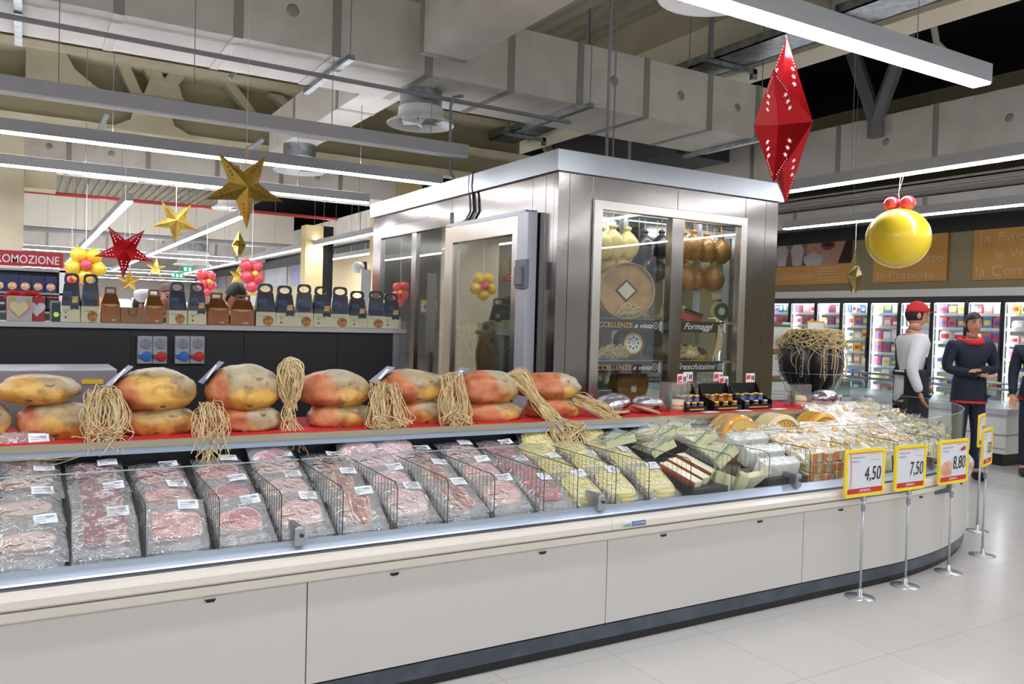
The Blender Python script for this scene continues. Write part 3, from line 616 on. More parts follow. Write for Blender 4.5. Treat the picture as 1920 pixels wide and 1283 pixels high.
for ci,(kind,x,nm,where) in enumerate(COLS):
    for ri,(rn,y,_,n,ztop,tl) in enumerate(ROWS):
        if kind=='edam': ztop=ztop+.0; 
        sd=ci*3.7+ri*1.3; zt=ztop+random.uniform(-.008,.008); y=y+random.uniform(-.012,.012)
        first=None
        for k in range(n):
            top=(k==n-1)
            z=zt-(n-1-k)*(.0245)
            rz=math.radians(random.uniform(-6,6)); rx=math.radians(tl+random.uniform(-3,3) if top else tl*(.35+.65*k/n))
            lc=(x+random.uniform(-.006,.006),y-.012*(n-1-k)*.3,z)
            if top:
                pack(kind,'top pack of %s on the %s pile, %s'%(nm,rn,where), 'sliced packs in the counter',sd,True,loc=lc,rot=(rx,0,rz))
            else:
                lb='%s pack below the %s top one, %s'%(nm,rn,where)
                if first is None: first=pack(kind,lb,'sliced packs under others, %s %s pile'%(nm,where+' '+rn),sd+.5,False,loc=lc,rot=(rx,0,rz))
                else: dup(first,lc,(rx,0,rz))
p=pack('coppa','dark pack standing half hidden at the far left back of the counter','sliced packs in the counter',77,loc=(.02,3.86,.93),rot=(.9,0,.1))
# extra upright bag tops at back
for i,(x,k,l) in enumerate(((1.0,'panc','steeply tilted pancetta pack sticking up behind the cooked ham'),(1.42,'ham','clear pack standing up behind the pale ham column'),(1.62,'pale','clear pack leaning back behind the prosciutto column'),(2.45,'edam','yellow sliced cheese pack leaning up at the back by the hams raffia'),(2.85,'edam','tall yellow sliced cheese pack leaning up at the back of the third cheese column'))):
    pack(k,l,'sliced packs in the counter',50+i*3,loc=(x,3.80,.89),rot=(math.radians(38),0,.15*(-1)**i))
# ---------------------------------------------------------------- cheeses
ch_pale=mat('cheese_pale','f6ecc0',.45,c2='f8f2d2',nscale=5,coat=.3); ch_white=mat('cheese_white','f7f5ea',.4,coat=.3,c2='efeee2'); ch_yel=mat('cheese_yellow','f6e2a4',.4,coat=.4,c2='f8ecbc',nscale=6)
r_or=mat('rind_orange','d07a3c',.4,coat=.4); r_gr=banded('rind_green_edge','d9d3a4',[(.82,'8fae72'),(.93,'5f9a58')]); r_gd=mat('rind_gold','dda640',.4,coat=.4,c2='c98f35'); r_gy=mat('rind_grey','9aa18c',.6,c2='c9c6a4'); st_or=mat('sticker_orange','eaa22c',.4); st_w=mat('sticker_red','dd6c3a',.4)
wrapm=glass('cling_wrap',k=2.0,base=.05,rough=.15,haze=.06,bump=.9,bs=18)
def wedge_thing(name,label,body,rind,L,W,H,cat='cheese',group=None,sticker=None,wrap=True,holes=False,bandc=None):
    """wedge: tip at -L/2, thick rind at +L/2; flat at z=0"""
    t=thing(name,label,cat,(0,0,0),0,group); n=6; P=[(-L/2,-.006),(-L/2,.006)]; 
    arc=[(L/2*math.cos((k/n-.5)*.5)*1.0,W*(k/n-.5)) for k in range(n+1)]
    poly=[(-L/2,0)]+arc
    MB().prism(poly,.0,H).build('paste',body,t,bevel=.004)
    rp=arc+[(p[0]+.006,p[1]*1.01) for p in arc[::-1]]
    MB().prism(rp[::-1],-.001,H+.001).build('rind',rind,t)
    if bandc: MB().prism([(p[0]+.0065,p[1]) for p in arc[2:5]]+[(p[0]+.009,p[1]) for p in arc[2:5][::-1]],.0,H,).build('band_label',bandc,t)
    if sticker:
        s=MB().lathe([(0,.0022),(.021,.0022),(.022,0)],16,(L*.12,0,H+.009)).build('sticker',sticker,t); MB().lathe([(0,.0032),(.010,.0032)],12,(L*.12,0,H+.009)).build('sticker_centre',mat('sticker_yellow','f6d98a',.4),s)
    if wrap:
        m=MB(); m.grid(lambda u,v:(( u-.5)*L*1.35,(v-.5)*W*(1.0+.6*u)*1.0,H+.004+.004*noise.noise(Vector((u*7,v*7,L*90+W*50)))-.03*max(0,abs(u-.5)*2-.75)*4*.25),12,8)
        m.build('cling_film',wrapm,t,smooth=True)
    return t
def blocky(name,label,body,rind,L,W,H,group=None,cat='cheese'):
    t=thing(name,label,cat,(0,0,0),0,group); MB().box(-L/2,L/2,-W/2,W/2,0,H).build('paste',body,t,bevel=.006)
    if rind: MB().box(-L/2-.002,L/2+.002,W/2-.002,W/2+.005,-.001,H+.002).build('rind',rind,t)
    MB().grid(lambda u,v:((u-.5)*L*1.15,(v-.5)*W*1.15,H+.003+.004*noise.noise(Vector((u*6,v*6,L*70)))),8,6).build('cling_film',wrapm,t,smooth=True)
    return t
# orange rinded wedges in column 13 (x ~3.15) on black tray
o=MB().box(2.99+.03,3.275,3.16,3.5,.64,.70).build('black_tray',black_p,bevel=.006); tag(o,'black stepped tray under the orange rinded wedges','tray')
def half_log(label):
    t=thing('cheese_wedge',label,'cheese',(0,0,0),0,'orange rinded wedges'); n=9
    P=[(.04*math.cos(PI*k/n+PI),.05*math.sin(PI*k/n+PI)) for k in range(n+1)]
    MB().prism([(p[0]*.96,p[1]*.96) for p in P],-.12,.12,'xz').build('paste',ch_pale,t)
    Q=P+[(p[0]*.95,p[1]*.95-.0) for p in P[::-1]]
    MB().prism(Q,-.121,.121,'xz').build('orange_rind',mat('rind_rust','c4673a',.35,coat=.5,c2='b0542c',nscale=20),t); return t
for i,(x,y,z,rz,l) in enumerate(((3.06,3.30,.765,.25,'orange rinded half log cheese, left of the three on the black tray'),(3.155,3.34,.775,.25,'orange rinded half log cheese, middle of the three on the black tray'),(3.255,3.38,.79,.25,'orange rinded half log cheese, right of the three on the black tray'))):
    t=half_log(l); t.location=(x,y,z); t.rotation_euler=(math.radians(18),0,rz)
# wedge protos
protoA=wedge_thing('cheese_wedge','pale wedge with green rind',ch_pale,r_gr,.19,.11,.05,group='pale cheese wedges')
protoB=wedge_thing('cheese_wedge','yellow wedge',ch_yel,r_gd,.19,.1,.045,group='stickered cheese wedges',sticker=st_or)
protoC=blocky('cheese_block','white block',ch_white,None,.1,.085,.1,group='white cheese blocks')
protoD=wedge_thing('cheese_wedge','orange band',ch_yel,r_or,.17,.12,.05,group='stacked orange rinded pieces',bandc=r_gy,wrap=False)
protoE=blocky('cheese_block','pale block',ch_pale,r_gy,.16,.1,.07,group='pale cheese blocks')
used={}
def place(p,loc,rot,label,scale=None,group=None):
    if p.name not in used: used[p.name]=1; p.location=loc; p.rotation_euler=rot; p['label']=label; 
    else: p=dup(p,loc,rot,label,group); 
    if group: p['group']=group
    if scale: p.scale=scale
    return p
rr=random.uniform; rad=math.radians
# column x 3.0-3.3 middle/back: pale wedges
for i,(x,y,z,rx,rz) in enumerate(((3.10,3.58,.83,30,1.4),(3.2,3.6,.835,26,1.1),(3.02,3.7,.87,20,.8),(3.17,3.74,.88,24,1.9),(2.93,3.74,.87,18,1.2),(3.26,3.72,.9,25,1.5))):
    place(protoA,(x,y,z),(rad(rx),rad(rr(-8,8)),rz+PI),'pale green edged wedge piled at the back behind the orange rinded logs',group='pale wedges behind the orange rinded ones')
# column x 3.3-3.6: big standing wedges pale
for i,(x,y,z,rx,ry,rz,l,s) in enumerate(((3.40,3.235,.69,78,0,.25,'tall pale wedge standing upright at the very front behind the glass',1.15),(3.50,3.24,.70,70,12,.7,'pale wedge with green rind leaning beside the tall upright one',1.0),(3.57,3.22,.70,62,30,-.9,'slim pale wedge tilted outward beside the black gap',.85),
     (3.42,3.42,.80,40,0,1.5,'large pale wedge lying behind the upright ones, left of the feta blocks',1.2),(3.52,3.45,.81,42,5,1.2,'broad pale wedge between divider and feta blocks, second row',1.15),(3.4,3.6,.86,30,0,1.7,'pale wedge in third row left of the feta blocks',1.1),(3.52,3.63,.87,28,0,1.3,'pale wedge in third row touching the feta divider',1.1),(3.42,3.78,.9,15,0,1.6,'wedge at the back wall below the jars',1.1))):
    place(protoA,(x,y,z),(rad(rx),rad(ry),rz+PI),l,(s,s,s*1.2),'pale cheese wedges by the upright one')
for i,(x,y,z,rz,l,s) in enumerate(((3.32,3.82,.86,.1,'grey rinded block at the back on top of the pale wedges',1.15),(3.12,3.85,.85,-.1,'low pale block with greenish top against the black back',1.0),(3.52,3.83,.86,.2,'pale block behind the wedges next to the first standing wheel',.9))):
    place(protoE,(x,y,z),(rad(10),0,rz),l,(s,s,s))
# white feta blocks x 3.6-3.93
for i in range(12):
    r=i//4; c=i%4
    x=3.645+c*.075; y=3.27+r*.12; z=.70+r*.055
    place(protoC,(x,y,z),(rad(22),rad(rr(-6,6)),rr(-.25,.25)),'white feta block, %s of row %s from the glass'%(['leftmost','second','third','rightmost'][c],['one','two','three'][r]),(.78,.9,1.0),'white cheese blocks')
o=MB().box(3.6,3.92,3.17,3.3,.63,.705).build('black_step',black_p); tag(o,'black plastic step in front under the white feta blocks','tray')
# stacked orange rinded pieces front x 3.95-4.4
for i in range(14):
    c=i%5; r=i//5; x=4.02+c*.1+.02*r; z=.655+r*.055
    place(protoD,(x,3.26+.02*r,z),(0,rad(rr(-5,5)),-PI/2+rr(-.3,.3)),'orange rinded piece with grey band, %s layer of the low stack'%(['bottom','middle','top'][r]),group='stacked orange rinded pieces, %s layer'%(['bottom','middle','top'][r]))
for i in range(4): place(protoE,(4.56+.13*(i%2),3.27,.66+.07*(i//2)),(0,0,rr(-.2,.2)),'pale block low behind the 4,50 and 7,50 signs',group='pale blocks between the signs')
# stickered wedges sloping field x 3.95-5.2
bx=[(3.95,4.28),(4.30,4.74),(4.78,5.17)]
names=['left of the first pole sign','right behind the first pole sign','beside the second pole sign']
for b,(x0,x1) in enumerate(bx):
    for r in range(6):
        n=4 if b!=2 else 4
        for k in range(n):
            x=x0+.05+(x1-x0-.09)*k/(n-1)+rr(-.015,.015); y=3.33+r*.085; z=.785+r*.03+rr(-.006,.01)
            if x<4.7 and r>=3: continue
            place(protoB,(x,y,z),(rad(rr(-8,8)),rad(-26+rr(-6,6)),PI/2+rr(-.2,.2)),'wedge with orange sticker, row %s %s'%(['one','two','three','four','five','six'][r],names[b]),group='sticker wedges row %s %s'%(['one','two','three','four','five','six'][r],names[b]))
# holey cheese slices in front of wheel 1
for i in range(5):
    t=place(protoB,(3.72+i*.075,3.56+rr(-.02,.02),.875+rr(-.01,.01)),(rad(50),rad(rr(-10,10)),PI/2+rr(-.3,.3)),'yellow holed cheese wedge leaning against the first two standing wheels',group='wedges leaning on the wheels')
# big bags at the right rounded end
bagp=thing('cheese_bag','x','cheese',(0,0,0),0,'bagged wedges at the rounded end')
MB().prism([(-.085,-.02),(.08,-.062),(.088,.062),(-.085,.02)],0,.105).build('cheese_wedge',ch_yel,bagp,bevel=.004)
def bg(u,v):
    a=2*PI*u; t_=v; r=(.095*math.sin(PI*min(1,.15+t_*.75))**.7)*(1+.15*noise.noise(Vector((math.cos(a)*2,math.sin(a)*2,t_*5)))); 
    if t_>.75: r=.03+.05*(t_-.75)*4*abs(math.sin(a*2.5))
    return (r*math.cos(a),r*.8*math.sin(a),t_*.15)
MB().grid(bg,18,10).build('clear_bag',glass('bag_film',k=1.5,base=.03,rough=.14,haze=.07,bump=.8,bs=16),bagp,smooth=True)
MB().lathe([(0,.002),(.018,.002),(.019,0)],12,(0,0,.107)).build('sticker',st_or,bagp)
ends=['first','second','third','fourth','fifth']
k=0
for r in range(6):
    for c in range(7):
        x=5.25+c*.15+r*.03; y=3.36+r*.16+rr(-.02,.02)+c*.045
        if ((x-4.5)/2.2)**2+((4.35-y)/1.27)**2>.78 and y<4.35 or x>6.3: continue
        place(bagp,(x,y,.665+.03*r),(rad(rr(-15,20)),rad(rr(-15,15)),rr(0,6)),'clear bagged cheese wedge at the rounded end, row %s from the glass'%(ends+['sixth'])[r],(1.1,1.1,1+rr(0,.25)),'bagged wedges, row %s at the rounded end'%(ends+['sixth'])[r]); k+=1
# white tray with red slices
t=thing('cheese_tray','long white carton of reddish cheese sticks behind the stickered wedges','tray',(4.72,3.86,.87),.0); MB().box(-.05,.62,0,.12,0,.07).build('carton',white_m,t,bevel=.004); m=MB()
for i in range(16): m.box(-.03+i*.04,-.03+i*.04+.03,-.012,.0,.0,.062)
m.build('red_sticks',mat('red_sticks','d77d58',.4,c2='eeb48c',nscale=40),t); MB().box(-.05,.62,-.03,.12,-.27,0).build('riser',black_p,t)
# ---------------------------------------------------------------- standing wheels
def wheel(label,px_,py_,r,th,body,face,ringc,Yf=3.60,txt=None,bands=None):
    p=at(px_,py_,Y=Yf); t=thing('whole_cheese',label,'whole cheese',(p.x,Yf,p.z),-.12); b=.02
    MB().lathe([(0,0),(r-b,0),(r-b*.3,b*.3),(r,b),(r,th-b),(r-b*.3,th-b*.3),(r-b,th),(0,th)],44,(0,0,0),'y').build('rind',body,t,smooth=False)
    MB().lathe([(0,-.0015),(r*.78,-.0015)],36,(0,0,0),'y').build('face_print',face,t)
    MB().ring([(r*.8*math.cos(2*PI*k/36),r*.8*math.sin(2*PI*k/36)) for k in range(36)],[(r*.75*math.cos(2*PI*k/36),r*.75*math.sin(2*PI*k/36)) for k in range(36)],-.003,-.0015).build('print_ring',ringc,t)
    MB().ring([(r*.46*math.cos(2*PI*k/36),r*.46*math.sin(2*PI*k/36)) for k in range(36)],[(r*.42*math.cos(2*PI*k/36),r*.42*math.sin(2*PI*k/36)) for k in range(36)],-.003,-.0015).build('inner_ring',mat('print_red','cf5b2e',.5),t)
    m=MB()
    for k in range(26):
        a=2*PI*k/26; c,s=math.cos(a),math.sin(a); m.add([(r*.52*c,-.0035,r*.52*s),(r*.70*c-.006*s,-.0035,r*.70*s+.006*c),(r*.7*c+.006*s,-.0035,r*.7*s-.006*c)],[(0,1,2)])
    m.build('radial_marks',ringc,t)
    if bands:
        for (y0,y1,c) in bands: MB().lathe([(r+.001,y0),(r+.0012,y1)],44,(0,0,0),'y').build('side_band',c,t)
    return t
w_or=mat('wax_orange','e5a032',.3,coat=.5); w_pl=mat('wax_pale','dfcb93',.5,c2='e8d8a8',nscale=6); w_gd=mat('wax_gold','e0a52c',.3,coat=.5,c2='e9b744')
wheel('standing orange cheese wheel with grey green bands, left of the three wheels',1391,826,.155,.17,w_or,mat('face_gold','eebc50',.4),r_gy,bands=[(.02,.05,r_gy),(.1,.13,r_gy)])
wheel('standing pale cheese wheel with printed arc on its face, middle of the three wheels',1472,824,.158,.17,w_pl,mat('face_amber','e9b24a',.4),mat('print_brown','8c6a2c',.5))
wheel('standing golden cheese wheel with radial print, right of the three wheels',1548,817,.15,.17,w_gd,mat('face_gold','eebc50',.4),mat('print_brown','8c6a2c',.5),bands=[(.05,.053,mat('print_brown','8c6a2c',.5)),(.11,.113,mat('print_brown','8c6a2c',.5))])
MBR=MB().box(3.85,5.25,3.62,3.78,.66,.71).build('wheel_riser',black_p); tag(MBR,'black riser under the three standing cheese wheels','tray')
# ================================================================ HAMS
def ham_mat(name,red,yel):
    m=bpy.data.materials.new(name); m.use_nodes=True; t=m.node_tree; b=t.nodes['Principled BSDF']; L=t.links.new
    tc=N(t,'ShaderNodeTexCoord'); sp=N(t,'ShaderNodeSeparateXYZ'); L(tc.outputs['Object'],sp.inputs[0]); oi=N(t,'ShaderNodeObjectInfo')
    wv=N(t,'ShaderNodeMath',operation='MULTIPLY'); wv.inputs[1].default_value=37; L(oi.outputs['Random'],wv.inputs[0])
    def nz(sc_,d,off=0):
        n=N(t,'ShaderNodeTexNoise',noise_dimensions='4D'); n.inputs['Scale'].default_value=sc_; n.inputs['Detail'].default_value=d; L(tc.outputs['Object'],n.inputs['Vector']); L(wv.outputs[0],n.inputs['W']); return n.outputs['Fac']
    def mad(a,k,c):
        q=N(t,'ShaderNodeMath',operation='MULTIPLY_ADD'); L(a,q.inputs[0]); q.inputs[1].default_value=k
        if isinstance(c,(int,float)): q.inputs[2].default_value=c
        else: L(c,q.inputs[2])
        return q.outputs[0]
    def ramp(src,els):
        r=N(t,'ShaderNodeValToRGB'); L(src,r.inputs[0]); e=r.color_ramp.elements; e[0].position=els[0][0]; e[0].color=srgb(els[0][1]); e[1].position=els[-1][0]; e[1].color=srgb(els[-1][1])
        for p,c in els[1:-1]: x=e.new(p); x.color=srgb(c)
        return r.outputs[0]
    n1=nz(6,5); n2=nz(16,6); n3=nz(4,3)
    q=mad(n1,1.0,mad(sp.outputs['Z'],3.4,mad(sp.outputs['X'],.9,-.02-yel)))
    skin_=ramp(q,[(.05,'d99f45'),(.36,'e8bb5c'),(.46,'dcae62'),(.52,'b89a6a'),(.62,'b7a684'),(.78,'cbc1a4'),(1,'d6d0bd')])
    spots=ramp(n2,[(.34,'6b4a30'),(.47,'e6ddcc'),(1,'ffffff')])
    mx_=N(t,'ShaderNodeMix',data_type='RGBA',blend_type='MULTIPLY'); mx_.inputs['Factor'].default_value=.6; L(skin_,mx_.inputs['A']); L(spots,mx_.inputs['B'])
    meat_=ramp(n2,[(.3,'9c5433'),(.5,'c6784b'),(.75,'d38f60')])
    g=N(t,'ShaderNodeMapRange'); g.inputs['From Min'].default_value=0; g.inputs['From Max'].default_value=.03; L(mad(sp.outputs['X'],1,mad(sp.outputs['Z'],.35,mad(n3,.22,.07-red))),g.inputs[0])
    m2=N(t,'ShaderNodeMix',data_type='RGBA'); L(g.outputs[0],m2.inputs['Factor']); L(meat_,m2.inputs['A']); L(mx_.outputs['Result'],m2.inputs['B']); L(m2.outputs['Result'],b.inputs['Base Color'])
    b.inputs['Roughness'].default_value=.5; b.inputs['Coat Weight'].default_value=.08
    bp=N(t,'ShaderNodeBump'); bp.inputs['Strength'].default_value=.8; bp.inputs['Distance'].default_value=.015; L(n2,bp.inputs['Height']); L(bp.outputs[0],b.inputs['Normal']); return m
hms={r:ham_mat('cured_ham_skin_%d'%int(r*100),r,y) for r,y in ((-.2,.1),(.07,.06),(.13,.02),(.19,.04),(.24,0))}
pit=mat('ham_pit','5c3a2a',.6,c2='7d5540',nscale=30); bone=mat('ham_bone','b39a78',.6,c2='8f7252',nscale=30)
navy_l=mat('label_navy','27346f',.4)
hmi=[-.2,.07,.07,.13,.13,.19,.19,.07,.07,.13,.13,.13,.19,.19,.07]
def ham(label,x0,x1,yt,yb,Y,seed,low=False,rz=0,band=None,depth=.15,group=None):
    a=at(x0,(yt+yb)/2,Y=Y); c=at(x1,(yt+yb)/2,Y=Y); xc=(x0+x1)/2; zt=at(xc,yt,Y=Y).z; zb=at(xc,yb,Y=Y).z
    rx=(c.x-a.x)/2*.98; rzz=(zt-zb)/2; t=thing('cured_ham',label,'ham',((a.x+c.x)/2,Y,zb+rzz),rz,group)
    def fn(d,q):
        tp=1-.18*max(0,d.x)**2-.06*max(0,-d.x)
        nz=noise.noise(Vector((d.x*1.6+seed,d.y*1.6,d.z*1.6)))*.17+noise.noise(Vector((d.x*3.5+seed,d.y*3.5,d.z*3.5)))*.07+noise.noise(Vector((d.x*9+seed,d.y*9,d.z*9)))*.015
        z=math.copysign(abs(d.z)**.82,d.z); x=math.copysign(abs(d.x)**.92,d.x)
        zz=z*rzz*tp*(1+nz*.6); 
        if zz<0: zz=max(zz,-rzz*.98)
        return Vector((x*rx*(1+nz*.5),d.y*depth*(1+nz),zz))
    MB().sph((0,0,0),1,36,22,lambda d,q:fn(d,q)).build('ham_body',hms[hmi[int(round((seed-2)/1.7))]],t,smooth=True)
    # pits and bone knuckle
    for (dx,dz,r,mt,nm) in ((-.25+.3*((seed*7)%1),-.55,.012,pit,'dark_pit'),(.25,.45,.015,bone,'bone_knob')):
        d=Vector((dx,-1,dz)).normalized(); q=fn(d,None); MB().sph(q*.985,(r*1.25,.008,r*.7),12,6).build(nm,mt,t,smooth=True)
    if band=='left':
        pts=[]; m=MB(); m.grid(lambda u,v:(-rx*(1.0-.42*u)-.02*(1-u),-depth*.35+v*depth*.8,rzz*(.15+.85*u)+.012),6,6); m.build('blue_label',navy_l,t); MB().grid(lambda u,v:(-rx*(.95-.25*u)-.01,-depth*.36+v*.05,rzz*(.3+.55*u)+.016),3,3).build('white_label_field',label_w,t)
    return t
H=[ # label, x0,x1,yt,yb,low,band
('top ham at the far left, greyish white and long',-8,152,701,757,False,None),
('top ham with blue label, second stack from left, big and yellow',209,369,691,772,False,'left'),
('top ham with blue label, third stack from left, tallest of all',383,527,683,772,False,'left'),
('top ham right of the tall raffia bow',559,690,694,764,False,None),
('top ham fifth from left, red face turned to the aisle',706,833,692,755,False,'left'),
('top ham sixth from left, with grey label behind',846,968,694,759,False,'left'),
('top ham at the right end of the row, mostly orange red',968,1083,698,747,False,None),
('bottom ham of the far left stack, with brown pit',25,196,757,826,True,None),
('bottom ham of the second stack, half covered by straw',220,372,763,821,True,None),
('bottom ham of the third stack, under the tallest one',393,530,762,814,True,None),
('bottom ham with dark blue cap, right of the raffia bow',574,701,757,808,True,None),
('bottom ham of the fifth stack, yellow with pit',722,842,750,799,True,None),
('bottom ham of the sixth stack, orange with long yellow band',850,977,753,796,True,None),
('bottom ham at the right end of the row',985,1086,745,789,True,None),
('dark bottom ham just cut by the left picture edge',-60,22,757,826,True,None)]
for i,(l,x0,x1,yt,yb,low,bd) in enumerate(H):
    if low:
        yb2=yb; Y=4.03; 
        ham(l,x0,x1,yt-4,yb,Y,i*1.7+2,True,rr(-.08,.08),bd,.13,'cured hams on the red cloth')
    else: ham(l,x0,x1,yt,yb+3,4.05,i*1.7+2,False,rr(-.08,.08),bd,.16,'cured hams on the red cloth')
# raffia
def strands(name,label,origin,n,fn,seed,mt=raff,r=.0022,cat='raffia',w=None,group='raffia bunches between the hams'):
    random.seed(seed); m=MB()
    for k in range(n):
        P=fn(k,random); sd=random.uniform(0,99); am=.02 if mt is raff else .006; L_=len(P)
        P=[p+Vector((noise.noise(Vector((i*.11,sd,0))),noise.noise(Vector((i*.11,sd,5))),noise.noise(Vector((i*.11,sd,9)))))*am*min(1,i/6)*2 for i,p in enumerate(P)]
        m.tube(P,r*random.uniform(.7,1.4),4,cap=False)
    o=m.build(name,mt,smooth=True); o.location=origin; tag(o,label,cat,group); return o
def curve(pts,n=14):
    n=int(n*1.9)
    P=[Vector(p) for p in pts]; out=[]
    for i in range(len(P)-1):
        p0=P[max(i-1,0)];p1=P[i];p2=P[i+1];p3=P[min(i+2,len(P)-1)]
        for k in range(n//(len(P)-1)+1):
            t=k/(n//(len(P)-1)+1); out.append(.5*((2*p1)+(p2-p0)*t+(2*p0-5*p1+4*p2-p3)*t*t+(3*p1-p0-3*p2+p3)*t**3))
    out.append(P[-1]); return out
def messy(hz,spread,drop,front):
    def f(k,R):
        a=R.uniform(-.8,.8); x=R.uniform(-.03,.03); s=1 if R.random()<.5 else -1
        e=R.uniform(.3,1)
        return curve([(x,R.uniform(-.02,.02),hz*R.uniform(.7,1.05)),(x+s*spread*.5*e,-.04-front*.3,hz*R.uniform(.5,1.0)),(x+s*spread*e*R.uniform(.2,1.1),-.07-front*.6,hz*.35*R.uniform(-.3,1)),(x+s*spread*R.uniform(-.6,.9),-.09-front,-drop*R.uniform(0,1))],12)
    return f
def pxo(x,y,Y=3.95): return at(x,y,Y=Y)
strands('raffia_bunch','messy raffia between the first and second ham stacks, with a strand looping below the shelf',pxo(192,800),70,messy(.16,.1,.10,.06),11)
strands('raffia_bunch','raffia between the second and third ham stacks hanging over the shelf edge',pxo(385,805),46,messy(.12,.09,.16,.08),12)
def bow(k,R):
    s=R.uniform(.4,1.0); w=.065*s; h=.24*(.6+.4*s); o=R.uniform(-.015,.015)
    if k%3==2: return curve([(o,0,.12),(o+R.uniform(-.03,.03),-.03,.05),(o+R.uniform(-.05,.05),-.06,-.03),(o+R.uniform(-.09,.1),-.08-.05*R.random(),-.10*R.random()-.03)],12)
    return curve([(o,0,.10),(o-w*.7,-.01,.10+h*.45),(o-w*.2,-.02,.10+h*.95),(o+w*.7,-.02,.10+h*.75),(o+w*.6,-.02,.10+h*.25),(o,-.01,.09)],20)
strands('raffia_bow','tall looped raffia bow standing up between the third and fourth ham stacks',pxo(540,800),66,bow,13,r=.0026)
strands('raffia_bunch','raffia tuft between the fourth and fifth ham stacks',pxo(712,790),80,messy(.19,.12,.02,.06),14)
strands('raffia_bunch','raffia tuft over the fifth ham, with a strand falling below the shelf',pxo(838,780),64,messy(.22,.1,.05,.07),15)
def hang(k,R):
    s=R.uniform(0,1); e=R.uniform(-1.6,1.6)
    return curve([(-.12+.03*e,.12,.20),(-.05+.03*e,.02,.22+.02*e),(.02+.05*s,-.05,.10),(.06+.12*s,-.13,-.02),(.10+.16*s+.05*e,-.17,-.10+.05*s),(.14+.22*s*(k%2),-.20,-.17+.04*e*(k%3))],18)
strands('raffia_bunch','long thick raffia hank falling over the shelf onto the cheese packs',pxo(985,780),60,hang,16,r=.0028)
def loop(k,R):
    s=R.uniform(.5,1); return curve([(-.12,.05,.13),(-.02,-.02,.11*s),(.10*s,-.08,.05),(.17*s,-.13,-.01),(.13*s,-.13,-.025),(.04,-.09,.02),(-.08,-.01,.08)],20)
strands('raffia_bunch','raffia loop at the right end of the ham row beside the foil packs',pxo(1095,778),34,loop,17)
def big(k,R):
    e=R.uniform(-1,1)*.012; return curve([(-.26,-.03,.05+e),(-.30,-.10,0+e),(-.24,-.15,-.03+e),(-.05,-.17,-.045+e),(.12,-.15,-.01+e),(.2,-.10,.05+e),(.22,-.04,.12)],22)
strands('raffia_strand','loose raffia strand swinging in front of the shelf edge at left',pxo(125,830,3.97),7,big,18,r=.002)
random.seed(21)
# purple ribbon
m=MB(); 
for k in range(5):
    a=k*1.25; m.grid(lambda u,v:(.05*math.sin(u*PI)*math.cos(a)+.0*v,-.02+.03*math.sin(u*PI*2+a)+v*.02,.03+.05*math.sin(u*PI)*abs(math.sin(a))+.01*u),8,1)
o=m.build('ribbon_bow',mat('ribbon_purple','a0489a',.35,coat=.3)); p=at(1100,755,Y=4.12); o.location=(p.x,4.12,SH+.03); tag(o,'purple ribbon bow between the last hams and the foil packs','ribbon')
# ================================================================ SHELF GOODS
foil=mat('foil_pack','c5c3c8',.22,.85,bump=1.0,bscale=22,c2='7c2f3a',nscale=9,lo=.55,hi=.6,c3='3f6b5c')
def foilpack(x,y,label,s=1,rz=0,tilt=0,Y=3.98):
    p=at(x,y,Y=Y); t=thing('foil_pack',label,'speck pack',(p.x,Y,SH+.0),rz,'foil wrapped meat packs on the shelf',rot=(0,tilt,rz)); 
    MB().sph((0,0,.065),1,22,14,lambda d,q:Vector((.12*s*math.copysign(abs(d.x)**.8,d.x),.09*s*math.copysign(abs(d.y)**.8,d.y),.055*s*d.z*(1+.2*noise.noise(d*3+Vector((x,0,0))))+.02*d.x))).build('foil_wrap',foil,t,smooth=True)
    MB().sph((0,0,.02),1,22,10,lambda d,q:Vector((.125*s*d.x,.095*s*d.y,.018*d.z))).build('board_base',mat('board_tan','c9a08a',.5),t,smooth=True); return t
foilpack(1147,775,'silver foil wrapped meat pack nearest the purple ribbon',1.0,.1)
foilpack(1210,772,'silver foil pack tilted down to the right, right of the first foil pack',.85,-.1,.28)
foilpack(1543,758,'silver and dark red foil pack near the right end of the shelf',.9,.1,.1)
giftb=glass('box_film',k=1.2,base=.04,haze=.1,tint=(.97,.93,.93))
def giftbox(x,y,w,h,label,Y=4.0):
    p=at(x,y,Y=Y); t=thing('gift_box',label,'gift box',(p.x,Y,SH),0,'clear gift boxes of cheese')
    MB().box(-w/2,w/2,-.05,.05,0,.012).build('tray',mat('box_red','c8402f',.5),t); MB().box(-w/2,w/2,-.05,.05,.012,h).build('clear_sleeve',giftb,t)
    MB().lathe([(0,.0),(.045,0),(.05,.012),(.05,.045),(.04,.062),(0,.066)],20,(.02,0,.013)).build('small_cheese',ch_yel,t,smooth=True); MB().tube([(.02+.0505*math.cos(2*PI*k/20),.0505*math.sin(2*PI*k/20),.04) for k in range(21)],.003,5).build('red_band',mat('band_red','b9322a',.5),t)
    MB().lathe([(0,0),(.017,0),(.017,.09),(.008,.11),(.008,.13),(0,.13)],14,(-w/2+.03,0,.013)).build('small_bottle',mat('bottle_green','4b7a4c',.3,coat=.5),t,smooth=True); return t
giftbox(1265,770,.16,.19,'clear gift box with small cheese and bottle left of the jar trays')
giftbox(1495,762,.17,.16,'clear red gift box with cheese right of the jar trays')
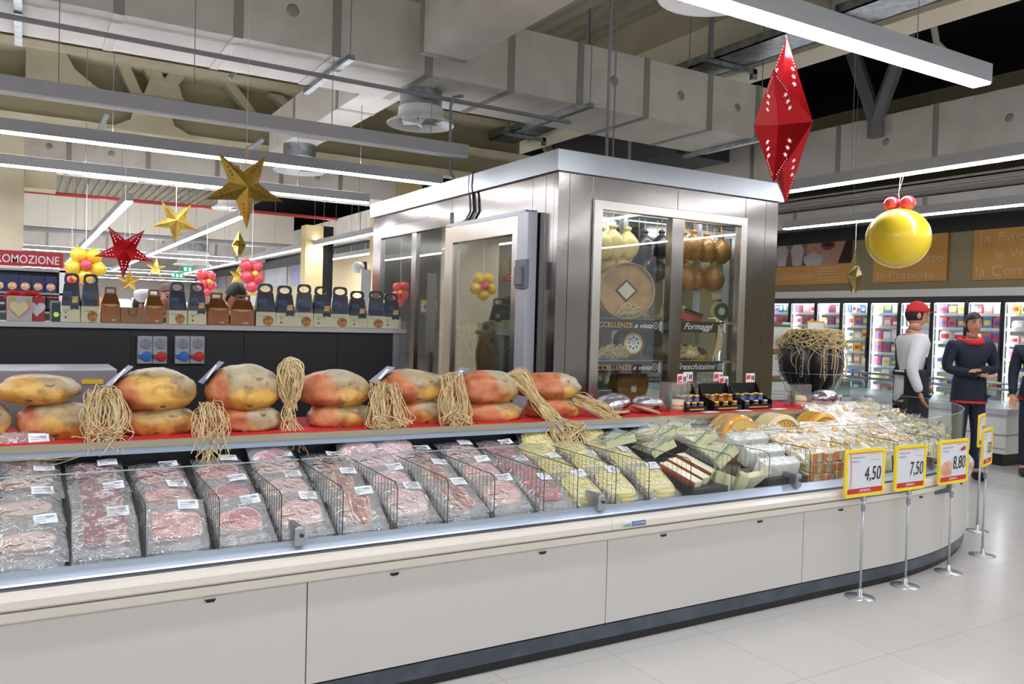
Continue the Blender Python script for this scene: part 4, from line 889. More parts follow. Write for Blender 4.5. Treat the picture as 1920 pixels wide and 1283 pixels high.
def jartray(x0,x1,y,label,lidc,jarc,card,Y=3.93,tags=1):
    a=at(x0,y,Y=Y); b=at(x1,y,Y=Y); w=b.x-a.x; t=thing('jar_tray',label,'jar display',((a.x+b.x)/2,Y,SH),0,'black trays of small jars')
    MB().prism([(0,0),(.15,0),(.15,.17),(.145,.17),(.10,.09),(0,.06)],-w/2-.003,-w/2,'yz').prism([(0,0),(.15,0),(.15,.17),(.145,.17),(.10,.09),(0,.06)],w/2,w/2+.003,'yz').box(-w/2,w/2,-.002,.0,0,.035).box(-w/2,w/2,.15,.153,0,.17 if tags else .12).box(-w/2,w/2,0,.15,0,.004).box(-w/2,w/2,.05,.15,.04,.045).build('black_carton',black_p,t)
    MB().box(-w*.35,w*.35,-.003,-.002,.012,.02).build('gold_line',r_gd,t)
    n=3; s=w/n
    for r in range(3):
        for k in range(n):
            q=thing('small_jar','small dark jar in the '+label[:60].replace('black tray of ','tray of '),'jar',((a.x+b.x)/2-w/2+s*(k+.5),Y+.026+r*.045,SH+.004+(.041 if r>0 else 0)),0,'jars in the '+label)
            q['label']='small jar in row %s of the %s'%(['one','two','three'][r],label.replace('black tray of small jars','tray'))
            R=min(s*.42,.02); MB().lathe([(0,0),(R,0),(R,.04),(R*.8,.046),(0,.046)],12).build('glass_jar',jarc,q,smooth=True); MB().lathe([(R*.9,.046),(R*.95,.048),(R*.95,.057),(0,.058)],12).build('lid',lidc,q,smooth=True); MB().lathe([(R*1.02,.012),(R*1.02,.034)],12).build('jar_label',card,q,smooth=True)
    return t
lid_g=mat('lid_gold','d9bf62',.3,.6); 
jartray(1287,1325,772,'black tray of small jars with purple labels, leftmost of three',lid_g,mat('jar_dark','2a1a2c',.15,coat=.6),mat('lab_purple','7d6aa0',.5),tags=0)
jartray(1339,1390,769,'black tray of small jars with orange labels, middle of three',lid_g,mat('jar_amber','7a3b14',.15,coat=.6),mat('lab_orange','d07f34',.5))
jartray(1396,1447,766,'black tray of small jars with blue labels, rightmost of three',lid_g,mat('jar_blue','1d2340',.15,coat=.6),mat('lab_blue','5a6fb0',.5))
def tagcard(x,y,Y,label,w=.085,h=.075):
    p=at(x,y,Y=Y); t=thing('price_tag',label,'price tag',p,0,'red and white price tags above the jars'); MB().box(-w/2,w/2,0,.003,-h/2,h/2).build('card',mat('tag_white','eae4e8',.4),t)
    MB().prism([(-w*.45,-.01),(-.0,.0),(-.005,h*.36),(-w*.45,h*.28)],-.0015,0,'xz').box(-w/2,w/2,-.0015,0,-h/2,-h/2+.012).build('red_print',mat('tag_red','e0453f',.4),t); MB().box(w*.12,w*.2,-.0015,0,-.012,.02).box(w*.28,w*.4,-.0015,0,-.012,.02).build('digits',ink,t); MB().box(-.004,.004,.003,.006,-(p.z-SH-.003),0).build('stem',black_p,t)
tagcard(1279,712,4.12,'red and white price tag, left of the pair over the left jar tray'); tagcard(1290,708,4.16,'red and white price tag, right of the pair over the left jar tray')
tagcard(1347,708,4.12,'rear price tag over the middle jar tray'); tagcard(1357,716,4.085,'front price tag over the middle jar tray'); tagcard(1407,710,4.085,'price tag over the right jar tray'); tagcard(1572,750,3.95,'price tag beside the last foil pack at the shelf end')
for i,(x,l) in enumerate(((1332,'between the left and middle jar trays'),(1394,'between the middle and right jar trays'),(1460,'right of the right jar tray'))):
    p=at(x,775-i*2,Y=3.89); o=MB().box(-.06,.06,-.03,.03,0,.0015).build('leaflet',label_w,loc=(p.x,3.89,SH)); tag(o,'white leaflet lying '+l,'leaflet','white leaflets')
o=thing('white_wheel_half','rounded','cheese'); bpy.data.objects.remove(o)
# ================================================================ BLACK CACIOCAVALLO BUNDLE
bx,by=at(1522,650,Y=4.72).x,4.72; bz=at(1522,735,Y=4.72).z; bt=at(1522,622,Y=4.72).z
t=thing('salami_bundle','bulging bundle of black skinned salami in a wire basket','salami bundle',(bx,by,bz)); hh=bt-bz; blk=mat('black_skin','2b2a2e',.35,coat=.3,bump=.3,bscale=12); n=9
def segm(k):
    a0=2*PI*k/n
    m=MB(); 
    for j in range(11):
        pass
    pts=[];rr_=[]
    for j in range(12):
        u=j/11; R=.035+.155*math.sin(PI*min(1,.08+u*.82))**.9; pts.append((R*math.cos(a0),R*math.sin(a0),u*hh)); rr_.append(.012+.075*math.sin(PI*min(1,.06+u*.86)))
    return m.tube(pts,rr_,12)
for k in range(n):
    s=segm(k).build('salami',blk,t,smooth=True)
for k in range(n):
    a=2*PI*k/n
    if math.sin(a)<-.05:
        R=.273; text('skin_print','PETRUCCI',.032,mat('print_pinkgrey','b49a96',.6),(R*math.cos(a),R*math.sin(a),hh*.52),(0,0,0),t,width=.26); o=t.children[-1]
        nrm=Vector((math.cos(a),math.sin(a),0)); up=Vector((0,0,1)); X=-up; Yv=nrm.cross(X); M_=Matrix((X,Yv,nrm)).transposed(); o.rotation_euler=M_.to_euler(); 
R2=random.Random(5)
def top_str(k,R):
    a=R.uniform(0,2*PI); b=a+R.uniform(-2,2); c=b+R.uniform(-1.3,1.3)
    if k%3: e=c+R.uniform(-1,1); return curve([(.16*math.cos(a),.16*math.sin(a),hh*1.02),(.23*math.cos(b),.23*math.sin(b),hh*R.uniform(.9,1.03)),(.28*math.cos(c),.28*math.sin(c),hh*R.uniform(.72,.9)),(.31*math.cos(e),.31*math.sin(e),hh*R.uniform(.6,.9))],14)
    return curve([(.1*math.cos(a),.1*math.sin(a),hh*1.0),(.2*math.cos(b),.2*math.sin(b),hh*(.95+.08*R.random())),(.285*math.cos(c),.285*math.sin(c),hh*R.uniform(.55,.8)),(.28*math.cos(c),.28*math.sin(c),hh*R.uniform(.1,.6))],14)
q=strands('straw_tangle','tangle of pale straw draped over the black salami bundle',(bx,by,bz),130,top_str,31,straw_m,.0028,'straw',group='straw')
del q['group']
MB().tube([(.27*math.cos(2*PI*k/24),.27*math.sin(2*PI*k/24),hh*.32) for k in range(24)],.004,5,closed=True).tube([(.2*math.cos(2*PI*k/24),.2*math.sin(2*PI*k/24),0) for k in range(24)],.004,5,closed=True).build('basket_wire',alu,t)
m=MB()
for k in range(12): a=2*PI*k/12; m.tube([(.27*math.cos(a),.27*math.sin(a),hh*.32),(.2*math.cos(a),.2*math.sin(a),0)],.003,4)
m.build('wire_cage',alu,t); MB().lathe([(0,0),(.12,0),(.12,-bz+.04),(.2,-bz),(0,-bz)][::-1],20).build('stand',dark_g,t)
p=at(1530,614,Y=5.0); t=thing('price_flag','yellow edged price card sticking up behind the black salami bundle','price sign',p); MB().ring([(-.12,-.08),(.12,-.08),(.12,.06),(-.12,.06)],[(-.11,-.07),(.11,-.07),(.11,.045),(-.11,.045)],0,.01).build('yellow_frame',mat('frame_yellow','f2b21c',.35),t); MB().box(-.11,.11,.003,.008,-.07,.045).build('card',label_w,t); MB().box(-.01,.01,0,.01,-p.z+.0,-.08).build('post',grey_m,t)
# white green cartons left of bundle
p0=at(1449,640,Y=5.35); p1=at(1481,640,Y=5.35)
for i in range(3):
    z0=.85+i*.26; t=thing('printed_carton','white carton with green band, %s of the stack right of the cold room'%(['bottom one','middle one','top one'][i]),'carton',(p0.x,5.35,z0),0,'stacked white and green cartons')
    w=p1.x-p0.x; MB().box(0,w,0,.3,0,.245).build('box',mat('carton_white','e6e5dc',.5),t,bevel=.004); MB().box(-.001,w+.001,-.002,0,.2,.225).box(w,w+.002,0,.3,0,.22).build('green_band',mat('carton_green','3e7d45',.5),t); MB().box(.02,w*.8,-.002,0,.05,.055).box(.02,w*.7,-.002,0,.08,.085).box(.02,w*.75,-.002,0,.11,.115).build('print_lines',ink_g,t); MB().box(.0,w*.5,-.003,0,.225,.245).build('red_tab',mat('tab_red','cf3a30',.5),t)
o=MB().box(p0.x-.1,p0.x+.35,5.3,5.75,0,.85).build('floor_plinth',dark_g); tag(o,'dark plinth carrying the stacked white and green cartons','plinth')
# ================================================================ COLD ROOM
X0,X1,Y0,Y1,ZT=3.05,5.16,4.55,7.9,2.56
C=thing('cold_room','stainless steel walk in cold room with glass windows showing hanging cheeses','cold room',(0,0,0))
MB().box(X0-.03,X1+.03,Y0-.03,Y1+.03,ZT,2.70).build('top_fascia',brushed('fascia_steel','aeb2b4',.3,.25),C)
MB().box(X0+.05,X1-.05,Y0+.05,Y1-.05,ZT-.06,ZT-.02).build('room_ceiling',white_m,C); MB().box(X0+.05,X1-.05,Y0+.05,Y1-.05,0,.1).build('room_floor',galv,C)
# front wall pieces
def panelF(x0,x1,z0,z1,y=Y0,th=.05,mt=steel,nm='steel_panel'): return MB().box(x0,x1,y,y+th,z0,z1).build(nm,mt,C,bevel=.002)
panelF(X0,3.14,0,ZT); panelF(3.143,3.33,0,ZT); panelF(4.80,5.02,0,ZT); panelF(5.023,X1,0,ZT); panelF(3.333,4.1,2.40,ZT); panelF(4.103,4.797,2.40,ZT); panelF(3.333,4.797,.1,.75)
fr=.075
MB().ring([(3.333,.75),(4.80,.75),(4.80,2.40),(3.333,2.40)],[(3.405,.82),(4.735,.82),(4.735,2.335),(3.405,2.335)],Y0-.025,Y0+.04).build('window_frame',brushed('frame_steel','c2bdb4',.25,.1),C,bevel=.003)
MB().box(4.04,4.155,Y0-.02,Y0+.05,.82,2.335).build('window_mullion',steel,C,bevel=.003)
MB().box(3.405,4.04,Y0+.005,Y0+.011,.82,2.335).build('window_pane',glass_d,C); MB().box(4.155,4.735,Y0+.005,Y0+.011,.82,2.335).build('window_pane',glass_d,C)
# left wall (X=X0), facing -X
def panelL(y0,y1,z0,z1,x=X0,th=.05,mt=steel,nm='steel_panel'): return MB().box(x,x+th,y0,y1,z0,z1).build(nm,mt,C,bevel=.002)
panelL(Y0+.05,4.70,0,ZT); panelL(4.703,4.87,0,ZT); panelL(4.873,6.12,2.33,ZT); panelL(6.123,Y1,2.44,ZT); panelL(7.72,Y1,0,2.44); panelL(6.12,7.72,0,.45)
yf0,yf1=6.12,7.72
MB().ring([(yf0,.45),(yf1,.45),(yf1,2.44),(yf0,2.44)],[(yf0+.08,.53),(yf1-.08,.53),(yf1-.08,2.33),(yf0+.08,2.33)],X0-.02,X0+.03,'yz').build('side_window_frame',steel,C,bevel=.003)
MB().box(X0-.015,X0+.03,6.80,6.9,.53,2.33).build('side_mullion',steel,C,bevel=.003)
MB().box(X0+.005,X0+.011,6.2,6.8,.53,2.33).build('side_pane',glass_s,C); MB().box(X0+.005,X0+.011,6.9,7.64,.53,2.33).build('side_pane',glass_s,C)
# door
D=MB().ring([(4.90,.1),(6.10,.1),(6.10,2.30),(4.90,2.30)],[(5.02,.22),(5.96,.22),(5.96,2.17),(5.02,2.17)],X0-.07,X0-.01,'yz').build('door',brushed('door_steel','b8b0a8',.25,.15),C,bevel=.004)
MB().box(X0-.045,X0-.038,5.02,5.96,.22,2.17).build('door_glass',glass_s,D)
MB().box(X0-.09,X0-.01,4.78,4.92,.1,2.31).build('door_hinge_strip',mat('strip_grey','c0c4ca',.35,.3),C,bevel=.004)
for z in (1.88,): MB().box(X0-.115,X0-.08,4.76,4.9,z-.1,z+.1).box(X0-.14,X0-.11,4.79,4.87,z-.08,z+.05).build('door_hinge',mat('hinge_grey','777c84',.4),C,bevel=.006)
MB().box(X0-.05,X0-.01,4.88,6.12,2.3,2.335).build('door_head_frame',steel_d,C)
# rear + right walls
MB().box(X0+.05,X1-.05,Y1-.05,Y1,0,ZT).build('rear_panel',steel,C)
MB().box(X1-.05,X1,Y0+.05,5.0,0,ZT).build('right_panel',steel,C); MB().box(X1-.05,X1,5.0,Y1-.05,0,.7).build('right_panel',steel,C); MB().box(X1-.05,X1,5.0,Y1-.05,2.3,ZT).build('right_panel',steel,C)
for y in (5.0,5.75,6.5,7.25,7.8): MB().box(X1-.06,X1,y,y+.07,.7,2.3).build('right_mullion',mat('post_white','cfd2d6',.4),C)
MB().box(X1-.03,X1-.024,5.0,7.85,.7,2.3).build('right_pane',glass_d,C)
# interior lamp + wire rails for hanging
MB().box(3.35,4.9,4.72,4.78,2.44,2.49).build('interior_lamp',emit('cold_lamp','eef3ff',9),C)
MB().box(3.35,4.9,6.3,6.36,2.44,2.49).build('interior_lamp',emit('cold_lamp','eef3ff',9),C)
MB().tube([(3.12,4.86,2.38),(5.1,4.86,2.38)],.012,6).tube([(3.12,5.15,2.38),(5.1,5.15,2.38)],.012,6).build('hanging_rail',alu,C)
for (x,y) in ((3.95,4.98),(3.75,5.5),(4.72,4.98),(4.05,5.5)): MB().box(x,x+.04,y,y+.04,.1,2.4).build('shelf_post',mat('post_white','cfd2d6',.4),C)
# shelves with sign strips
SHZ=[1.595,1.292,.95]
for z in SHZ:
    MB().box(3.36,4.04,4.63,5.15,z-.02,z).build('glass_shelf',mat('shelf_glassy','b8c4c0',.2,alpha=.7),C); MB().box(4.14,4.84,4.63,5.15,z-.02,z).build('glass_shelf',mat('shelf_glassy','b8c4c0',.2,alpha=.7),C)
gold_t=mat('gold_ink','d9a23a',.4)
def hexa(m,x,z,y,r):
    for k in range(6):
        a=2*PI*k/6+PI/6; b=a+PI/3; m.add([(x+r*math.cos(a),y,z+r*math.sin(a)),(x+r*math.cos(b),y,z+r*math.sin(b)),(x+r*.8*math.cos(b),y,z+r*.8*math.sin(b)),(x+r*.8*math.cos(a),y,z+r*.8*math.sin(a))],[(0,1,2,3)])
        m.add([(x+r*.2*math.cos(a),y,z+r*.2*math.sin(a)),(x+r*.5*math.cos(a),y,z+r*.5*math.sin(a)),(x+r*.35*math.cos(b),y,z+r*.35*math.sin(b))],[(0,1,2)])
def strip(x0,x1,z,parts,label):
    t=thing('sign_strip',label,'shelf sign',(x0,4.615,z)); w=x1-x0; MB().box(0,w,0,.006,-.085,0).build('black_strip',black_p,t)
    for (s,xa,xb,h,mt,sh) in parts: text('sign_lettering',s,h,mt,(w*(xa+xb)/2,-.002,-.062),RF,t,width=w*(xb-xa),shear=sh,bold=.01)
    if len(parts): m=MB(); hexa(m,w*.93 if label[0]!='F' else w*.93,-.043,-.002,.028); m.build('flower_mark',white_t,t)
    MB().box(w-.01,w+.01,-.001,.008,-.08,-.01).build('clip',white_m,t); return t
strip(3.40,4.03,1.592,[('ECCELLENZE',.05,.58,.036,gold_t,0),('a vista',.60,.87,.036,white_t,.45)],'upper black strip reading ECCELLENZE a vista in the left window')
strip(3.40,4.03,1.289,[('ECCELLENZE',.05,.58,.036,gold_t,0),('a vista',.60,.87,.036,white_t,.45)],'lower black strip reading ECCELLENZE a vista in the left window')
strip(4.16,4.68,1.592,[('Formaggi',.17,.74,.048,white_t,.45)],'black strip reading Formaggi in the right window')
strip(4.16,4.68,1.289,[('Freschissimi',.04,.82,.044,white_t,.45)],'black strip reading Freschissimi in the right window')
# provolone hanging
def provola(x,y,Yd,r,mt,label,grp,txt=False,L=1.0,zl=2.38):
    p=at(x,y,Y=Yd); t=thing('hanging_cheese',label,'hanging cheese',p,0,grp)
    MB().lathe([(0,-r*1.08),(r*.45,-r*1.0),(r*.85,-r*.62),(r,-.05*r),(r*.9,r*.45),(r*.55,r*.9),(r*.27,r*1.15),(r*.22,r*1.22),(r*.34,r*1.35),(r*.32,r*1.5),(r*.12,r*1.62),(0,r*1.64)],24).build('cheese_body',mt,t,smooth=True)
    MB().tube([(0,0,r*1.22),(0.005,0,r*1.7),(0,0,zl-p.z)],.004,4).lathe([(r*.24,r*1.19),(r*.27,r*1.22),(r*.24,r*1.25)],14).build('string',raff,t)
    if txt:
        o=text('skin_print','FRESCA',r*.22,mat('print_pale','c9c6bd',.5),(0,-r*1.0,0),(0,0,0),t,width=r*1.2); o.rotation_euler=Matrix(((0,1,0),(0,0,-1),(-1,0,0))).to_euler()
    return t
pv_y=mat('provola_yellow','e6d48c',.35,coat=.3,c2='dcc67a',nscale=6); pv_b=mat('provola_black','1d1c22',.3,coat=.5); pv_o=mat('provola_smoked','bd8a3a',.3,coat=.4,c2='9a6a28',nscale=5); pv_w=mat('provola_pale','d8cfa6',.4)
for i,(x,y,Yd,r,mt,l,tx) in enumerate((
 (1148,460,4.86,.105,pv_y,'pale yellow hanging cheese second from the left window edge, upper row',0),(1176,462,4.9,.1,pv_y,'pale yellow hanging cheese left of the black ones, upper row',0),(1128,462,4.86,.1,pv_y,'pale yellow hanging cheese cut by the left window edge, upper row',0),
 (1134,494,4.98,.095,pv_y,'pale yellow hanging cheese low at the left window edge, above the wooden hoop',0),(1160,494,4.98,.1,pv_y,'pale yellow hanging cheese in the lower row above the wooden hoop',0),
 (1208,466,4.88,.095,pv_b,'black hanging cheese under dark cord, upper row left window',1),(1240,464,4.9,.09,pv_b,'black hanging cheese beside the middle mullion, upper row',1),(1196,502,5.0,.085,pv_b,'black hanging cheese lower row left, in front of the white post',1),(1230,508,5.0,.095,pv_b,'black hanging cheese lower row right, next to the mullion',0),
 (1282,466,4.84,.09,pv_o,'smoked brown hanging cheese cut by the mullion, upper row right window',0),(1300,466,4.86,.1,pv_o,'smoked brown hanging cheese leftmost full one, upper row right window',0),(1324,470,4.86,.095,pv_o,'smoked brown hanging cheese middle of the upper row, right window',0),(1351,474,4.86,.095,pv_o,'smoked brown hanging cheese rightmost of the upper row, right window',0),
 (1284,524,4.9,.1,pv_o,'smoked brown hanging cheese by the mullion, lower row right window',0),(1304,524,4.94,.095,pv_o,'smoked brown hanging cheese middle of the lower row, right window',0),(1337,524,4.88,.1,pv_o,'smoked brown hanging cheese rightmost of the lower row, right window',0),
 (1290,492,5.1,.08,pv_w,'pale hanging cheese behind the smoked ones, left of the pair',0),(1317,503,5.12,.09,pv_w,'pale hanging cheese behind the smoked ones, right of the pair',0))):
    provola(x,y,Yd,r*.93,mt,l,'cheeses hanging in the cold room',tx)
def dish(name,label,x,z,r,th,body,face,tilt=0,yaw=0,y=4.8,lab=None,cat='whole cheese',rot=None,grp=None):
    t=thing(name,label,cat,(x,y,z),0,grp,rot=rot or (tilt,0,yaw))
    MB().lathe([(0,0),(r-.012,0),(r,.012),(r,th-.012),(r-.012,th),(0,th)],32,(0,0,0),'y').build('rind',body,t,smooth=False)
    if face: MB().lathe([(0,-.002),(r*.86,-.002)],28,(0,0,0),'y').build('face',face,t)
    return t
# wooden hoop cheese
p=at(1166,548,Y=4.78); t=thing('boxed_cheese','round cheese in a pale wooden hoop with diamond shaped label','boxed cheese',(p.x,4.72,SHZ[0]+.205),-.45)
R=.2; MB().lathe([(R,-.01),(R+.006,-.01),(R+.006,.17),(R,.17),(R,-.01)],40,(0,0,0),'y').build('wooden_hoop',mat('hoop_wood','cbb184',.6,c2='b99b6c',nscale=12),t)
MB().lathe([(0,.025),(R,.025)],36,(0,0,0),'y').build('cheese_face',mat('cheese_brown','a9793f',.5,c2='c39a5c',nscale=7),t); MB().prism([(-.085,0),(0,-.085),(.085,0),(0,.085)],.018,.024,'xz').build('dark_diamond',mat('diamond_dark','3d3326',.5),t); MB().prism([(-.065,0),(0,-.065),(.065,0),(0,.065)],.014,.018,'xz').build('paper_label',mat('paper_old','d8d0ac',.5),t)
t=dish('whole_cheese','red and black waxed cheese lying tilted on the Formaggi shelf',4.40,SHZ[0]+.085,.165,.09,mat('wax_black','23211f',.3,coat=.5),mat('wax_black2','3a3431',.35),rot=(rad(-78),rad(10),.3),y=4.78)
MB().lathe([(.168,.03),(.168,.08)],32,(0,0,0),'y').lathe([(.11,-.003),(.165,-.003)],32,(0,0,0),'y').build('red_wax_band',mat('wax_red','b5212b',.3,coat=.5),t)
p=at(1353,582,Y=4.85); t=dish('whole_cheese','small green and cream labelled cheese standing right of the red and black one',p.x,SHZ[0]+.085,.08,.05,mat('rim_cream','cfc796',.5),mat('label_green','4f6e4c',.5),yaw=-.3,y=4.85); MB().lathe([(0,-.004),(.03,-.004)],16,(0,0,0),'y').build('white_print',label_w,t)
# second shelf
z=SHZ[1]
for i,(x,l) in enumerate(((3.43,'brown rinded half cheese on the second shelf, left window edge'),(3.63,'big dark brown cheese behind the straw, second shelf left window'))):
    dish('whole_cheese',l,x,z+.135,.13,.12,mat('rind_brown','7b5a33',.5,c2='5c4127',nscale=6),mat('rind_brown2','8e6b40',.5),y=4.95)
t=dish('whole_cheese','dark cheese with yellow and white round flower label, second shelf',3.88,z+.125,.12,.1,mat('rind_brown','7b5a33',.5),mat('rind_dark','5a4a35',.5),y=4.74,yaw=-.1)
def roundlab(t,r,y): 
    MB().lathe([(0,y),(r,y)],28,(0,0,0),'y').build('yellow_rim',mat('lab_yellow','efd03a',.4),t); MB().lathe([(0,y-.001),(r*.8,y-.001)],28,(0,0,0),'y').build('white_disc',label_w,t); m=MB()
    for k in range(8):
        a=2*PI*k/8; m.lathe([(0,y-.002),(r*.12,y-.002)],8,(r*.5*math.cos(a),0,r*.5*math.sin(a)),'y')
    m.build('blue_petals',mat('petal_blue','4a6a8a',.4),t); MB().lathe([(0,y-.002),(r*.2,y-.002)],12,(0,0,0),'y').build('yellow_heart',mat('lab_yellow','efd03a',.4),t)
roundlab(t,.08,-.004)
t=dish('whole_cheese','cheese with round yellow label cut by the left window edge',3.42,z+.09,.085,.05,mat('rind_brown','7b5a33',.5),mat('rind_dark','5a4a35',.5),y=4.7); roundlab(t,.075,-.004)
def pile(k,R):
    a=R.uniform(0,PI); x=R.uniform(-.1,.1); return curve([(x-.07*math.cos(a),R.uniform(-.03,.03),.01+R.random()*.03),(x,R.uniform(-.06,.0),.03+.09*R.random()),(x+.08*math.cos(a),R.uniform(-.05,.03),.01+.03*R.random())],8)
strands('straw_pile','heap of straw on the second shelf of the left window',(3.66,4.72,z),70,pile,41,straw_m,.003,'straw',group='straw heaps in the cold room')
strands('straw_pile','straw around the wooden hoop cheese',(3.85,4.74,SHZ[0]),60,pile,42,straw_m,.003,'straw',group='straw heaps in the cold room')
strands('straw_pile','straw under the red and black cheese',(4.22,4.70,SHZ[0]),40,pile,43,straw_m,.003,'straw',group='straw heaps in the cold room')
strands('straw_pile','straw on the Freschissimi shelf below the dark cheeses',(4.36,4.70,z),60,pile,44,straw_m,.003,'straw',group='straw heaps in the cold room')
def fall(k,R):
    x=R.uniform(-.02,.02); return curve([(x-.06,0,.02),(x,-.03,.01),(x+.03*R.random(),-.05,-.12),(x-.05*R.random(),-.05,-.22-.1*R.random())],12)
strands('straw_wisp','straw wisp hanging over the right end of the Formaggi strip',(4.62,4.66,SHZ[0]),18,fall,45,straw_m,.003,'straw',group='straw heaps in the cold room')
dish('whole_cheese','dark green waxed cheese left on the Freschissimi shelf',4.24,z+.075,.13,.07,mat('wax_green','2d3b34',.3,coat=.5),None,rot=(rad(-70),0,.2),y=4.8)
dish('whole_cheese','dark cheese behind the green waxed one on the Freschissimi shelf',4.30,z+.13,.12,.1,mat('wax_black','23211f',.3),None,y=5.0)
t=dish('whole_cheese','black cheese with bright yellow rim on the Freschissimi shelf',4.56,z+.075,.145,.07,mat('wax_yellow','e0a22a',.3,coat=.4),mat('wax_black2','3a3431',.35),rot=(rad(-72),0,-.2),y=4.85)
t=thing('printed_pack','cream paper pack with pink print lying on the Freschissimi straw','pack',(4.40,4.68,z+.05),.1); MB().sph((0,0,0),(.08,.04,.035),16,8).build('pack',mat('pack_cream','e0d2a8',.4,c2='d8a59a',nscale=20),t,smooth=True)
# third shelf
z=SHZ[2]
t=dish('whole_cheese','big brown cheese with small star label on the lowest visible shelf',3.92,z+.16,.15,.13,mat('rind_tan','94683a',.5,c2='b38650',nscale=6),mat('rind_tan2','a67a46',.5,c2='8b6236',nscale=6),y=4.76); MB().box(-.03,.02,-.004,-.002,-.06,-.01).build('small_label',mat('paper_old','d8d0ac',.5),t)
dish('whole_cheese','pale rounded cheese standing behind the left jar tray',4.43,z+.15,.145,.08,mat('rind_pale','cfc9a0',.5,c2='bdb78c',nscale=8),None,y=4.8)
o=MB().box(3.5,3.75,4.8,5.05,z,z+.12).build('steel_tray',alu,bevel=.01); tag(o,'steel tray on the lowest visible shelf at left','tray')
o=thing('machine','x','x'); bpy.data.objects.remove(o)
# items seen through side glass
t=thing('wrapped_ham','tan wrapped ham with straw behind the side window','ham',(3.45,6.45,1.2)); MB().sph((0,0,0),(.2,.28,.24),22,14,lambda d,q:q*(1+.08*noise.noise(d*2))).build('ham_body',mat('ham_tan','a5743f',.5,c2='8f5c2c',nscale=6),t,smooth=True)
strands('straw_pile','straw over the tan ham behind the side window',(3.45,6.4,1.43),60,lambda k,R:curve([(R.uniform(-.1,.1),R.uniform(-.25,.25),R.uniform(0,.03)),(R.uniform(-.2,.1),R.uniform(-.3,.3),R.uniform(-.05,.1)),(R.uniform(-.25,.2),R.uniform(-.35,.35),R.uniform(-.2,.0))],8),46,straw_m,.003,'straw',group='straw heaps in the cold room')
t=thing('wrapped_ham','tan wrapped ham with straw behind the door glass','ham',(3.45,5.25,1.2)); MB().sph((0,0,0),(.2,.26,.22),22,14,lambda d,q:q*(1+.08*noise.noise(d*2+Vector((3,0,0))))).build('ham_body',mat('ham_tan','a5743f',.5,c2='8f5c2c',nscale=6),t,smooth=True)
strands('straw_pile','straw over the tan ham behind the door glass',(3.45,5.25,1.4),50,lambda k,R:curve([(R.uniform(-.1,.1),R.uniform(-.25,.25),R.uniform(0,.03)),(R.uniform(-.2,.1),R.uniform(-.3,.3),R.uniform(-.05,.1)),(R.uniform(-.25,.2),R.uniform(-.35,.35),R.uniform(-.2,.0))],8),47,straw_m,.003,'straw',group='straw heaps in the cold room')
o=MB().box(3.12,3.75,4.9,7.8,.93,.97).box(3.7,3.75,4.9,7.8,.1,.93).build('inner_counter',alu); tag(o,'steel bench inside the cold room carrying the wrapped hams','bench')
# cable on side
pp=[at(x,y,X=X0-.025) for x,y in ((888,322),(886,350),(888,372),(889,395),(880,412),(862,423),(852,430))]
rod('power_cable',pp,.012,dark_g,'black cable running down the steel side above the door','cable'); rod('power_cable',[p+Vector((0,.06,.0)) for p in pp],.009,grey_m,'grey cable parallel to the black one on the steel side','cable')
o=MB().box(X0-.06,X0-.01,6.02,6.12,2.27,2.31).build('door_closer',black_p,C)
# ================================================================ BACK LEDGE
LY=6.0
t=thing('service_counter','black service counter wall with steel top behind the hams','service counter',(0,LY,0))
for x0,x1 in ((-1.6,-.3),(-.297,.62),(.623,1.36),(1.363,2.05),(2.053,2.5)): MB().box(x0,x1,0,.04,0,1.43).build('black_panel',black_w,t)
MB().box(-1.6,2.60,-.04,.34,1.43,1.468).build('steel_top',brushed('ledge_steel','b9bab8',.25,.1),t,bevel=.003)
MB().box(2.56,2.60,-.02,.3,0,1.53).build('end_glass',glass('end_glass',k=1,base=.05,haze=.1,tint=(.8,.86,.84)),t)
MB().box(2.5,2.56,0,.3,0,1.43).build('end_post',steel_d,t)
LZ=1.468
# sockets
for i,(xa,l) in enumerate(((258,'left pair of industrial sockets on the black wall'),(328,'right pair of industrial sockets on the black wall'))):
    a=at(xa,630,Y=LY-.03); b=at(xa+55,682,Y=LY-.03); t=thing('industrial_socket',l,'socket',(a.x,LY-.05,b.z),0,'industrial sockets'); w=b.x-a.x; h=a.z-b.z
    for k in (0,1):
        x=w/2*k; MB().box(x,x+w/2-.003,0,.05,0,h).build('socket_box',mat('socket_grey','a9adb2',.4),t,bevel=.004)
        MB().lathe([(0,-.012),(.034,-.01),(.036,0)],20,(x+w*.26,0,h*.73),'y').box(x+w*.26-.005,x+w*.26+.005,-.02,-.01,h*.73-.03,h*.73+.03).build('rotary_switch',mat('switch_grey','8e9398',.4),t)
        c=mat('plug_blue','2f6fc0',.35) if k==0 else mat('plug_red','c8262b',.35); MB().lathe([(0,-.03),(.03,-.028),(.034,0)],20,(x+w*.30,0,h*.27),'y').box(x+w*.02,x+w*.3,-.02,-.0,h*.27-.012,h*.27+.012).build('socket_cap',c,t)
# steel backsplash with yellow strip at left (behind first hams)
a=at(-20,690,Y=4.75); b=at(220,693,Y=4.75); t=thing('steel_worktop_unit','brushed steel unit behind the far left hams','steel unit',(0,4.75,0)); MB().box(a.x-.6,b.x,0,.5,0,b.z).build('cabinet',mat('steel_soft','9a9da0',.35,.8),t,bevel=.004)
c=at(153,715,Y=4.74); MB().box(c.x,c.x+.1,-.01,0,c.z-.015,c.z+.008).build('yellow_strip',mat('strip_yellow','d9b32a',.4),t)
